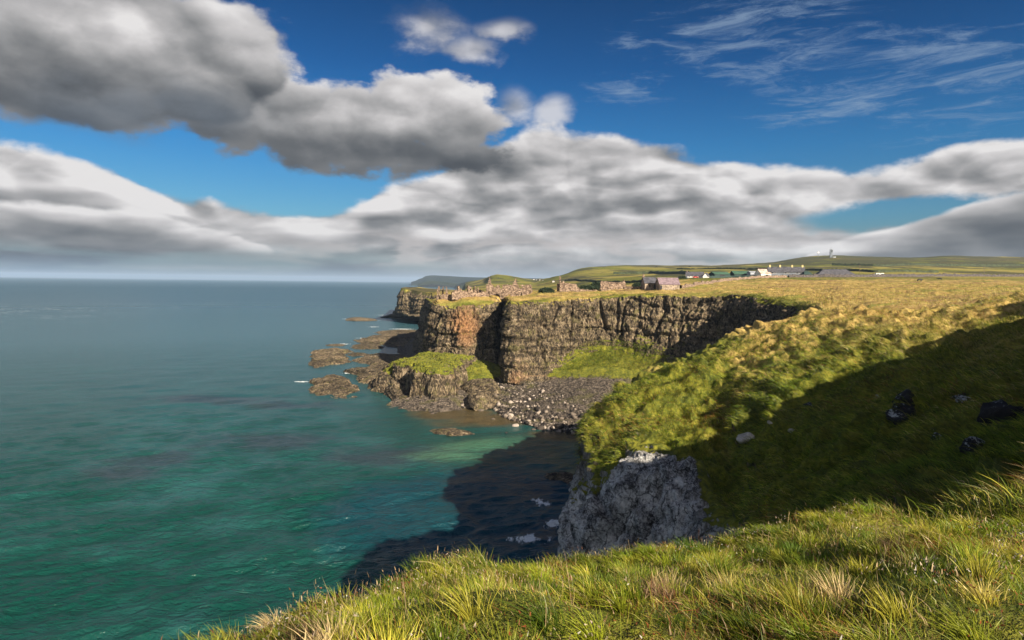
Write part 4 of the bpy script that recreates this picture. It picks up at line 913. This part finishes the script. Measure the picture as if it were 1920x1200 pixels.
house('white_porch', 1321, 1331, 520.5, 518, 512.2, 'small white gabled outbuilding just right of the white cottage', 'outbuilding', MWHITE, MSLATE, 4, 1.15, windows=[(.5, .8, .4, 1.1)])
house('farm_shed', 1338, 1368, 518.5, 514, 510, 'leftmost dark green farm shed with a low arched roof', 'shed', MDKGREEN, MGREEN, 12, .1, doors=[(.5, 4, 1.6)])
house('farm_shed', 1377, 1408, 518, 514, 508.6, 'longer pale green roofed farm shed in the middle of the yard', 'shed', MDKGREEN, MGREEN, 12, .0, doors=[(.6, 4, 1.7)])
house('concrete_store', 1407, 1425, 518.3, 511, 509, 'blank blue grey block store between the green shed and tin-roofed byre', 'store', MGREY, MGREY, 8, 0)
house('byre', 1425, 1445, 518.3, 513.4, 504.6, 'white byre with a patchy rusty tin roof beside the farmhouse', 'byre', MWHITE, MTIN, 10, .12, windows=[(.6, 1.8, .6, 1.5)])
house('farmhouse', 1448, 1508, 518.5, 510, 500.5, 'long two storey farmhouse with a slate roof and four yellow chimneys', 'farmhouse', MRENDER, MSLATE, 9, -.34, windows=[(.12, 2., 2.2, 3.3), (.2, 1., 2.2, 3.3), (.48, 2., 2.2, 3.3), (.56, 1., 2.2, 3.3), (.8, 2., 2.2, 3.3), (.88, 1., 2.2, 3.3), (.3, 1, .3, 1.2), (.66, 1., .3, 1.2)], doors=[(.4, 1.1, 1.4)], chims=[(.06, 1.2, 1.6), (.34, 1.2, 1.6), (.67, 1.2, 1.6), (.95, 1.2, 1.6)])
house('outhouse', 1508, 1523, 518.5, 514.5, 508.5, 'small dark lean-to outhouse against the right gable of the farmhouse', 'outhouse', MDKGREEN, MDKGREEN, 7, 0, hip=2.)
house('barn', 1540, 1606, 518.5, 515.8, 505.2, 'wide low barn with a hipped grey roof and one pale sunlit end', 'barn', MGREY, MSLATE, 14, -.2, hip=6., windows=[(.7, 1.6, .2, .8)])
for px, s, lab in ((1645, 5.5, 'left of two small white caravans at the end of the farm wall'), (1653, 4.5, 'right of two small white caravans at the end of the farm wall')):
    p = hit(px, 518); r = empty('caravan', p, .1); tag(r, lab, 'caravan', 'caravans by the farm')
    V, Fq = boxm(-s/3, s/3, -1, 1, .45, 2.5); V = [(x*(.85 if z > 2 else 1), y, z) for x, y, z in V]
    part('body', (V, Fq), MWHITE, r); part('window', boxm(-s/5, s/5, -1.03, -.95, 1.4, 2.1), MGLASS, r)
    for x in (-.6, .6): part('wheel', boxm(x-.3, x+.3, -1.05, -.85, 0, .55), MDARK, r)
# low farm wall / sheds edge
def walk_wall(name, pts, h, th, mat, label, seed, step=.8, cat='wall'):
    Q = []
    for (a, b) in zip(pts[:-1], pts[1:]):
        p, q = hit(*a), hit(*b); n = max(2, int((q-p).length/step))
        for i in range(n): r = p.lerp(q, i/n); Q.append((r.x, r.y, drop(r.x, r.y)))
    Q = np.array(Q); n = len(Q); T = np.gradient(Q, axis=0); T /= np.linalg.norm(T, axis=1)[:, None]+1e-9; S = np.stack([T[:, 1], -T[:, 0], np.zeros(n)], 1)
    hh = h*(1+fbm(Q, .5, 3, seed)*.5+fbm(Q, 2., 2, seed+2)*.25)
    rows = []
    for s, z in ((-.6, -1.), (-.5, .7), (-.25, 1.), (.25, 1.), (.5, .7), (.6, -1.)):
        P = Q+S*(s*th); P[:, 2] += np.where(z < 0, -.8, z*hh); P += np.stack([fbm(Q+z*9+s, 1.7, 2, seed+k) for k in (5, 6, 7)], 1)*.25; rows.append(P)
    G = np.stack(rows, 1); c = Vector(Q[n//2]); o = mk(name, G.reshape(-1, 3)-np.array(c), gridf(n, 6), mat); o.location = c
    tag(o, label, cat); return o
walk_wall('field_wall', [(1276, 541), (1300, 537), (1325, 532), (1350, 528.5), (1385, 525), (1410, 522), (1440, 521), (1475, 520)], 1.5, 1.2, MSTONE, 'pale dry stone wall climbing from the barns to the farmhouse', 700)
walk_wall('farm_wall', [(1478, 520), (1530, 519.6), (1580, 519.6), (1640, 519.4), (1700, 519.2), (1760, 518.6), (1830, 518.2), (1930, 519)], 2.0, 1.4, plain('dark_stone', (.07, .06, .06), .5, 1.), 'dark stone wall along the back of the golden field, right of the farmhouse', 720)
walk_wall('boundary_wall', [(1330, 521), (1370, 520), (1410, 519.4), (1445, 519)], 1.3, .8, MDKGREEN, 'straight dark low wall in front of the green sheds', 740)
for k, pts in enumerate([[(1270, 505), (1400, 505.6), (1500, 507), (1640, 510.5), (1760, 511)], [(1560, 497.5), (1640, 499), (1760, 498.5), (1930, 499)], [(1060, 527), (1120, 529.5), (1180, 530), (1230, 529)], [(1150, 514), (1220, 512.5), (1290, 514.5)]]):
    walk_wall('hedge', pts, [2.4, 3.5, 1.6, 3.][k], [3, 4, 1.6, 4][k], plain('hedge_green', (.035, .045, .02), .5, .3), ['long hedge crossing the green fields behind the farmhouse', 'dark hedge below the mast hill at the right', 'low hedge behind the middle castle wall', 'ragged gorse hedge on the hill above the stone barns'][k], 760+k*9, 2.5, 'hedge')
# bushes
def m_leaf(t, sp, bump):
    n = t.noise(t.P, 1.2, 5, .7); sp('Base Color', n.ramp([(.3, (.012, .02, .012)), (.6, (.03, .05, .025)), (.8, (.06, .09, .04))])); sp('Roughness', .9); bump(n, .4)
MLEAF = material('dark_leaves', m_leaf)
def bush(px, py, wpx, hpx, label, seed, D=None):
    p = hit(px, py) if D is None else Vector(W(px, py, D)); k = p.y/F; w = wpx*k/2; h = hpx*k; r = np.random.RandomState(seed); n = 2600
    d = r.normal(size=(n, 3)); d /= np.linalg.norm(d, axis=1)[:, None]; d[:, 2] = np.abs(d[:, 2]); rad = r.uniform(.7, 1.02, n)*(1+fbm(d*2+seed, 1., 3, seed)*.5)
    c = d*rad[:, None]*[w, w*.6, h]; s = r.uniform(.12, .3, (n, 1, 1))
    T = c[:, None]+r.normal(size=(n, 3, 3))*s
    V, f = RVs[seed % 8]; V = V*[w*.85, w*.5, h*.8]
    allV = np.concatenate([T.reshape(-1, 3), V]); Fs = np.concatenate([np.arange(n*3).reshape(-1, 3), f+n*3])
    o = mk('bush', allV, Fs, MLEAF); o.location = p; tag(o, label, 'bush'); return o
bush(1024, 549, 30, 9, 'dark rounded bush left of the thin standing pillar', 3)
bush(1100, 544, 44, 9, 'long dark thicket in the gap of the broken castle wall', 4, 304)
bush(1118, 540, 22, 11, 'taller dark thicket against the tall rubble wall', 5, 306)
bush(1196, 539, 22, 8, 'dark bush left of the smaller stone barn', 6, 303)
bush(1280, 522.5, 14, 4.5, 'dark shrub with round top between the barn and the white cottage', 7)
# parked vehicles by the cottage, masts, poles, cattle
def vehicle(px, py, mat, label, s=1., rot=0.):
    p = hit(px, py); r = empty('parked_car', p, rot); tag(r, label, 'car', 'cars parked by the white cottage')
    V, Fq = boxm(-2.1, 2.1, -.85, .85, .3, .9); part('body', (V, Fq), mat, r)
    V, Fq = boxm(-1.2, 1.1, -.78, .78, .91, 1.5); V = [(x*(.75 if z > 1.4 else 1), y*(.9 if z > 1.4 else 1), z) for x, y, z in V]; part('cabin', (V, Fq), MGLASS, r)
    for x in (-1.3, 1.3):
        for y in (-.8, .8):
            a = np.linspace(0, 2*math.pi, 13)[:-1]; W_ = [(x+.33*math.cos(q), y+dy, .33+.33*math.sin(q)) for dy in (-.12, .12) for q in a]
            part('wheel', (W_, [tuple(range(12)), tuple(range(23, 11, -1))]+[(i, i+12, (i+1) % 12+12, (i+1) % 12) for i in range(12)]), MDARK, r)
vehicle(1274, 522.4, MDARK, 'black parked car, leftmost by the round shrub', rot=.2); vehicle(1286, 522.2, MSTEEL, 'silver grey parked car, nearest to the white cottage', rot=-.1); vehicle(1304, 521, MRED, 'small red parked car in front of the white cottage', rot=0)
def bar(a, b, r):
    a = np.array(a, float); b = np.array(b, float); d = b-a; d /= np.linalg.norm(d); u = np.cross(d, [0.3, .9, .1]); u /= np.linalg.norm(u); v = np.cross(d, u)
    V = [tuple(p+u*r*sx+v*r*sy) for p in (a, b) for sx, sy in ((-1, -1), (1, -1), (1, 1), (-1, 1))]
    return V, [(3, 2, 1, 0), (4, 5, 6, 7)]+[(i, (i+1) % 4, (i+1) % 4+4, i+4) for i in range(4)]
p = hit(1558, 483); k = p.y/F; hh = 15.5*k; r = empty('radio_mast', p); tag(r, 'grey lattice radio mast with round dishes on the hilltop', 'mast')
w = 2.6*k/1.6; leg = []
for sx, sy in ((-1, -1), (1, -1), (1, 1), (-1, 1)): part('leg', bar((sx*w, sy*w, -2), (sx*w*.8, sy*w*.8, hh), .5), MSTEEL, r)
br = []
for j in range(9):
    z0 = hh*j/9; z1 = hh*(j+1)/9
    for s in (-1, 1): br += [bar((-w, s*w, z0), (w, s*w, z1), .25), bar((w, s*w, z0), (-w, s*w, z1), .25), bar((s*w, -w, z0), (s*w, w, z1), .25)]
part('bracing', join(br), MSTEEL, r)
for z in (.66, .78, .9):
    for a in (0.4, 2.6, 4.7):
        part('dish', join([bar((math.cos(a)*w, -w*1.1, hh*z), (math.cos(a)*w, -w*1.6, hh*z), 1.3)]), MSTEEL, r)
part('aerial', bar((0, 0, hh), (0, 0, hh+4*k), .25), MSTEEL, r)
part('equipment_hut', boxm(w*2, w*5, -3, 3, -1, 2.), MGREY, r)
p = hit(1534, 483.5); k = p.y/F; r = empty('hill_pole', p); tag(r, 'slender pole with a small white head left of the lattice mast', 'pole'); part('pole', bar((0, 0, -1), (0, 0, 9*k), .4), MSTEEL, r); part('head', boxm(-1.5, 1.5, -1, 1, 9*k, 9*k+2.5), MWHITE, r)
for px, py, hp, lab in ((1612, 517.5, 21, 'dark telegraph pole right of the hipped barn'), (1845, 515.5, 17, 'pale telegraph pole at the right end of the field wall')):
    p = hit(px, py); k = p.y/F; r = empty('telegraph_pole', p); tag(r, lab, 'pole', 'telegraph poles'); part('pole', bar((0, 0, -1), (0, 0, hp*k), .14), MWOOD, r); part('crossarm', bar((-.9, 0, hp*k-.7), (.9, 0, hp*k-.7), .08), MWOOD, r)
# cattle: body, head, legs on one continuous skin
def cow(px, py, hp, label, rot, lying=False, group='dark cattle in the fields'):
    p = hit(px, py); k = p.y/F; s = hp*k/1.4
    me = bpy.data.meshes.new('cow'); lz = .45 if lying else 1.
    V = [(0, 0, 1.0), (.75, 0, 1.05), (-.75, 0, 1.05), (1.15, 0, 1.15), (1.5, 0, .85), (1.75, 0, .62), (-.85, .25, .6), (-.85, .25, .05), (-.85, -.25, .6), (-.85, -.25, .05), (.75, .25, .6), (.75, .25, .05), (.75, -.25, .6), (.75, -.25, .05), (-1.05, 0, .95), (-1.1, 0, .45)]
    Ed = [(0, 1), (0, 2), (1, 3), (3, 4), (4, 5), (2, 6), (6, 7), (2, 8), (8, 9), (1, 10), (10, 11), (1, 12), (12, 13), (2, 14), (14, 15)]
    R_ = [.38, .36, .36, .2, .17, .11, .13, .07, .13, .07, .13, .07, .13, .07, .05, .03]
    me.from_pydata([(x*s, y*s, (z if not lying else max(z-.55, .05))*s) for x, y, z in V], Ed, []); o = bpy.data.objects.new('cow', me); COL.objects.link(o)
    sk = o.modifiers.new('skin', 'SKIN'); 
    for v, rr in zip(me.skin_vertices[0].data, R_): v.radius = (rr*s, rr*s)
    me.skin_vertices[0].data[0].use_root = True
    o.modifiers.new('sub', 'SUBSURF').levels = 1; me.materials.append(MDARK)
    o.location = p; o.rotation_euler = (0, 0, rot); tag(o, label, 'cow', group)
cow(1724, 528, 5.6, 'dark cow grazing in the golden field, left of the other one', 0., False); cow(1762, 525, 4.6, 'dark cow grazing in the golden field, further back to the right', 2.6)
cow(1230.5, 501, 2.2, 'tiny dark cow on the skyline above the barns', 0.); cow(1293, 501, 2.4, 'tiny dark cow on the skyline above the white cottage', 3.)
# tiny far white houses along the distant coast and field
for k, (px, py, s) in enumerate([(1001, 524.5, 4), (1006, 525, 3), (1012, 525.3, 4), (1018, 526, 3), (1038, 529, 7)]):
    p = hit(px, py); kk = p.y/F; r = empty('far_house', p, .3*k); tag(r, ['leftmost tiny white house on the skyline dip', 'second tiny white house on the skyline dip', 'third tiny white house on the skyline dip', 'rightmost tiny white house on the skyline dip', 'lone white house under the dark hill'][k], 'house', 'far white houses')
    l = s*kk*.7; part('wall', gable_body(l, l*.6, l*.35, l*.65), MWHITE, r); part('roof', roofm(l, l*.6, l*.35, l*.65), MSLATE, r)
# ------------------------------------------------------------------ grass
def m_blade(t, sp, bump):
    pass
def blade_mat(name):
    m = bpy.data.materials.new(name); m.use_nodes = True; t = NT(m.node_tree)
    c = t.o(t.node('ShaderNodeAttribute', attribute_name='bc'), 0)
    d = t.node('ShaderNodeBsdfDiffuse', i_0=c); tr = t.node('ShaderNodeBsdfTranslucent', i_0=c); g = t.node('ShaderNodeBsdfGlossy', i_0=(.5, .5, .4, 1), i_1=.45)
    a = t.node('ShaderNodeMixShader', i_0=.38); t.nt.links.new(d.outputs[0], a.inputs[1]); t.nt.links.new(tr.outputs[0], a.inputs[2])
    b = t.node('ShaderNodeMixShader', i_0=.05); t.nt.links.new(a.outputs[0], b.inputs[1]); t.nt.links.new(g.outputs[0], b.inputs[2])
    o = t.node('ShaderNodeOutputMaterial'); t.nt.links.new(b.outputs[0], o.inputs[0]); return m
MBLADE = blade_mat('grass_blade')
def blades(name, B, up, lean, length, width, colr, segs=3, tipc=1.25, rs=None, label=None):
    "B base (N,3); up (N,3); lean (N,3) horizontal pull; droop curve; colr (N,3)"
    n = len(B); rs = rs or np.random.RandomState(1)
    t = np.linspace(0, 1, segs+1)
    L = length[:, None]
    side = np.cross(up+lean*.3, rs.normal(size=(n, 3))); side /= np.linalg.norm(side, axis=1)[:, None]
    V = np.zeros((n, segs*2+1, 3)); Cc = np.zeros((n, segs*2+1, 3))
    for k, tt in enumerate(t):
        ctr = B+L*(up*(tt-.35*tt*tt*np.linalg.norm(lean, axis=1)[:, None])+lean*tt*tt*.9)
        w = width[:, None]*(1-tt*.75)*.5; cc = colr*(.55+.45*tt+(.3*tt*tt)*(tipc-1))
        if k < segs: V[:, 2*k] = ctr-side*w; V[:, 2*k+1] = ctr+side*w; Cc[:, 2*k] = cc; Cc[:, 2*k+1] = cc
        else: V[:, 2*k] = ctr; Cc[:, 2*k] = cc
    m = segs*2+1; base = (np.arange(n)*m)[:, None]
    T = []
    for k in range(segs-1): T += [[2*k, 2*k+1, 2*k+3], [2*k, 2*k+3, 2*k+2]]
    k = segs-1; T.append([2*k, 2*k+1, 2*k+2])
    Ff = (base[:, :, None]+np.array(T)[None]).reshape(-1, 3)
    o = mk(name, V.reshape(-1, 3), Ff, MBLADE, bc=Cc.reshape(-1, 3)); tag(o, label, kind='stuff'); return o
PAL = np.array([(.075, .135, .010), (.15, .22, .014), (.27, .31, .022), (.42, .39, .045), (.55, .45, .13), (.58, .44, .22), (.22, .13, .07), (.30, .10, .04)])
def pick(rs, P, w, patch=.5, seed=0):
    "colour per blade: palette weights shifted by a slow patch noise"
    n = len(P); x = rs.rand(n)+fbm(P, patch, 3, seed)*.75
    cw = np.cumsum(w)/np.sum(w); i = np.clip(np.searchsorted(cw, np.clip(x, 0, .999)), 0, len(w)-1)
    c = PAL[i]*rs.uniform(.7, 1.3, (n, 1))*(1+fbm(P, 1.3, 2, seed+31)*.55)[:, None]; return np.clip(c, 0, .85)
# foreground: tussocks and single blades within reach of the lens
rs = np.random.RandomState(5)
def fg_points(n, r0=2., r1=11.5, a0=-.62, a1=1.0):
    a = rs.uniform(a0, a1, n); r = np.sqrt(rs.uniform(r0*r0, r1*r1, n)); x = r*np.sin(a); y = r*np.cos(a)
    z, ed = knoll_z(x, y); k = ed > -.35; return x[k], y[k], z[k], ed[k]
def wind(P): # common direction in which the long grass lies: to the left and a little away, varying slowly
    a = fbm(P, .55, 2, 70)*3.2+2.75; return np.stack([np.cos(a), np.sin(a)*.7, np.zeros(len(P))], 1)
x, y, z, ed = fg_points(260000)
P = np.stack([x, y, z-.02], 1); n = len(P)
up = np.stack([rs.normal(size=n)*.28, rs.normal(size=n)*.28, np.ones(n)], 1); up /= np.linalg.norm(up, axis=1)[:, None]
tus = np.clip(fbm(P, .9, 2, 75)+.25, 0, 1)
Ln = rs.lognormal(-2.5, .36, n)*(.55+1.2*tus)
w_ = wind(P)*rs.uniform(.1, .9, (n, 1))*(.5+tus[:, None])+rs.normal(size=(n, 3))*[.38, .38, 0]
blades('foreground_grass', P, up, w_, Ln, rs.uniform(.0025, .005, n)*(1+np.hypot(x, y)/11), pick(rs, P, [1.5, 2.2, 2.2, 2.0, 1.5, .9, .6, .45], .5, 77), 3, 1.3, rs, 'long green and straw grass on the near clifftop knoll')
x, y, z, ed = fg_points(42000, 11., 24, .42, .86)
P = np.stack([x, y, z-.03], 1); n = len(P); up = np.stack([rs.normal(size=n)*.28, rs.normal(size=n)*.28, np.ones(n)], 1); up /= np.linalg.norm(up, axis=1)[:, None]
blades('lip_grass', P, up, wind(P)*rs.uniform(.2, 1.1, (n, 1))+rs.normal(size=(n, 3))*[.3, .3, 0], rs.lognormal(-1.5, .35, n), rs.uniform(.008, .016, n), pick(rs, P, [1.8, 2.4, 2.2, 1.8, 1.4, .9, .5, .22], .3, 78), 3, 1.3, rs, 'grass along the lip of the plateau at the right')
# tussocks: arching fountains of long blades
cx, cy, cz, ced = fg_points(640, 2.3, 11)
rep = 130; n = len(cx)*rep; cid = np.repeat(np.arange(len(cx)), rep)
ang = rs.uniform(0, 6.283, n); rr = np.abs(rs.normal(size=n))*.07
P = np.stack([cx[cid]+np.cos(ang)*rr, cy[cid]+np.sin(ang)*rr, cz[cid]-.03], 1)
out = np.stack([np.cos(ang), np.sin(ang), np.zeros(n)], 1)
wd = wind(np.stack([cx, cy, cz], 1))[cid]
lean = out*rs.uniform(.1, .8, (n, 1))+wd*rs.uniform(.2, .8, (n, 1))
up = np.stack([rs.normal(size=n)*.15, rs.normal(size=n)*.15, np.ones(n)], 1); up /= np.linalg.norm(up, axis=1)[:, None]
size = rs.uniform(.11, .25, len(cx))[cid]*rs.uniform(.6, 1.15, n)
tw = pick(rs, np.stack([cx, cy, cz], 1), [1.2, 2.4, 2.6, 2.4, .9, .2, .05, .0], .5, 79)[cid]*rs.uniform(.7, 1.35, (n, 1))
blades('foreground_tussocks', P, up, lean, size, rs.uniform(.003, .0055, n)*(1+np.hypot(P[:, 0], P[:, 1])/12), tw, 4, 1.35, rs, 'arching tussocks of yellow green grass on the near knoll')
# dry stalks and seed heads, thickest along the lip of the knoll
x, y, z, ed = fg_points(9000, 2.4, 11.5)
P0 = np.stack([x, y, z-.02], 1)
keep = (rs.rand(len(x)) < (.22+.62*np.exp(-np.abs(ed)/.5)+.6*np.clip(fbm(P0, .6, 2, 88), 0, 1))); P = P0[keep]; n = len(P)
up = np.stack([rs.normal(size=n)*.16-.05, rs.normal(size=n)*.16, np.ones(n)], 1); up /= np.linalg.norm(up, axis=1)[:, None]
ln = rs.uniform(.10, .24, n)*np.where(rs.rand(n) < .06, 1.9, 1.)
stc = np.where(rs.rand(n, 1) < .25, [[.24, .10, .05]], [[.50, .37, .21]])*rs.uniform(.6, 1.2, (n, 1))
blades('dry_stalks', P, up, rs.normal(size=(n, 3))*[.16, .16, 0], ln, np.full(n, .0045)*(1+np.hypot(P[:, 0], P[:, 1])/16), stc, 3, 1., rs, 'dry straw stalks rising out of the near grass')
# seed heads: short fat spikelets on the stalk ends, and small white and rusty flower heads
hd = P+up*ln[:, None]*.8; q = rs.rand(n) < .55; hd = hd[q]; upq = up[q]; m = len(hd)
blades('seed_heads', hd, upq, rs.normal(size=(m, 3))*[.2, .2, 0], rs.uniform(.03, .06, m), np.full(m, .011), stc[q]*1.15, 3, 1., rs, 'pale seed heads on the dry stalks')
x, y, z, ed = fg_points(26000, 2.4, 11)
P = np.stack([x, y, z], 1); f = fbm(P, .55, 3, 95); k = (f > .08) & (rs.rand(len(x)) < .75); P = P[k]; f = f[k]; n = len(P)
red = (fbm(P, .9, 2, 99) > .05)[:, None]
hc = np.where(red, [[.30, .085, .03]], [[.55, .44, .34]])*rs.uniform(.6, 1.3, (n, 1)); hc[rs.rand(n) < .12] = (.75, .72, .66)
P[:, 2] += rs.uniform(.05, .14, n)
up = rs.normal(size=(n, 3))*.6+[0, 0, .8]; up /= np.linalg.norm(up, axis=1)[:, None]
blades('withered_flowers', P, up, up*0, rs.uniform(.012, .03, n), rs.uniform(.007, .014, n), hc, 2, 1., rs, 'withered rusty and white flower heads scattered in the near grass')
# a rusty plant on the lip
c = hit(1065, 1045, bvh([kn])); n = 900; ang = rs.uniform(0, 6.28, n); r = np.abs(rs.normal(size=n))*.12
P = np.stack([c.x+np.cos(ang)*r*1.6, c.y+np.sin(ang)*r, np.full(n, c.z)-.02], 1)
up = np.stack([np.cos(ang)*.5*r*4, np.sin(ang)*.5*r*4, np.ones(n)], 1); up /= np.linalg.norm(up, axis=1)[:, None]
o = blades('rusty_plant', P, up, rs.normal(size=(n, 3))*[.3, .3, 0], rs.uniform(.1, .24, n), np.full(n, .010), np.array([[.42, .13, .04]])*rs.uniform(.6, 1.3, (n, 1)), 3, 1., rs)
del o['kind']; tag(o, 'rust red withered plant on the lip of the near knoll beside the grey cliff', 'plant')

# slope grass of the headland: long drooping clumps
def strew(name, G, Nn, m, n, length, width, w, patch, seed, slope=1., label=None, maxd=1e9, dens=None, dryk=0.):
    rs = np.random.RandomState(seed)
    A = G[m]; Nv = Nn[m]
    Dd = np.linalg.norm(A-np.array([0, 0, H]), axis=1)
    wgt = m_area[m]*(1/np.clip(Dd, 20, 1e9))**.6
    if dens is not None: wgt = wgt*dens(A)
    wgt = wgt/wgt.sum(); i = rs.choice(len(A), n, p=wgt)
    P = A[i]+rs.normal(size=(n, 3))*[.25, .25, .05]; N_ = Nv[i]; N_ = np.where(N_[:, 2:3] < 0, -N_, N_)
    down = N_*N_[:, 2:3]; down = down-[0, 0, 1]; down /= np.linalg.norm(down, axis=1)[:, None]+1e-6
    sw = fbm(P, .10, 2, seed+1)*1.2; side = np.cross(N_, down)
    lean = (down*.75+side*sw[:, None]*.9)*slope+rs.normal(size=(n, 3))*.22
    up = N_*.8+[0, 0, .35]+rs.normal(size=(n, 3))*.18; up /= np.linalg.norm(up, axis=1)[:, None]
    up_ = sst(P[:, 2], 30, 34)*sst(P[:, 0], 30, 50) if name == 'slope_grass' else None
    ln = rs.lognormal(math.log(length), .3, n)*(.75+.8*np.clip(fbm(P, .35, 2, seed+2)+.3, 0, 1))
    c = pick(rs, P, w, patch, seed+3)*(1.08+fbm(P, .7, 3, seed+9)*1.6)[:, None].clip(.28, 2.1)
    if up_ is not None: q = rs.rand(n) < up_*.8; c[q] = pick(rs, P[q], [.3, .6, 1.2, 2.4, 3.4, 2.0, .6, .1], patch, seed+5)
    return blades(name, P-N_*.05, up, lean, ln, rs.uniform(.7, 1.3, n)*width, c, 3, 1.25, rs, label)
def areas(G):
    du = np.gradient(G, axis=0); dv = np.gradient(G, axis=1); return np.linalg.norm(np.cross(du, dv), axis=-1)
m_area = areas(CQ)
gx = CQ[..., 0]/np.maximum(CQ[..., 1], 1)
vis = (gx < .86) & (CQ[..., 1] > 18) & (CQ[..., 2] > 8)
gmask = (G3[..., 3] > .72) & vis; gmask[:, 238:] = False
strew('slope_grass', CQ, CN, gmask, 210000, .5, .04, [2.4, 2.6, 2.2, 1.5, .7, .25, .3, .03], .09, 600, 1.1, 'long drooping grass on the headland slope')
m_area = areas(LQ)
LN = gnorm(LG)
rim = (LG[..., 3] > .5) & (LQ[..., 1] < 330) & (LQ[..., 2] > 22) & (LQ[..., 0]/LQ[..., 1] < .86) & (LQ[..., 0]/LQ[..., 1] > -.12)
strew('field_grass', LQ, LN, rim, 90000, .42, .06, [.3, .6, 1.2, 2.4, 3.4, 2.0, .6, .1], .05, 640, .4, 'dry golden grass of the clifftop field')
tal = (LG[..., 3] > .5) & (LQ[..., 1] < 290) & (LQ[..., 2] > 3) & (LQ[..., 2] < 22) & (LQ[..., 0] > -2) & (LQ[..., 0] < 75)
strew('bank_grass', LQ, LN, tal, 26000, .6, .09, [2.4, 3, 1.6, .7, .3, .1, .1, 0], .08, 660, 1., 'green grass bank at the foot of the bay cliff')
# ------------------------------------------------------------------ air: one box of thin haze round everything
hz = mk('haze', *boxm(-30000, 30000, -30000, 30000, -6, 190), None)
hm = bpy.data.materials.new('haze_air'); hm.use_nodes = True; t = NT(hm.node_tree)
v = t.node('ShaderNodeVolumePrincipled'); v.inputs['Color'].default_value = (.50, .70, 1, 1); v.inputs['Density'].default_value = 5e-5; v.inputs['Anisotropy'].default_value = 0.
o_ = t.node('ShaderNodeOutputMaterial'); t.nt.links.new(v.outputs[0], o_.inputs['Volume'])
hz.data.materials.append(hm); tag(hz, kind='stuff'); hz['label'] = 'thin blue sea haze'
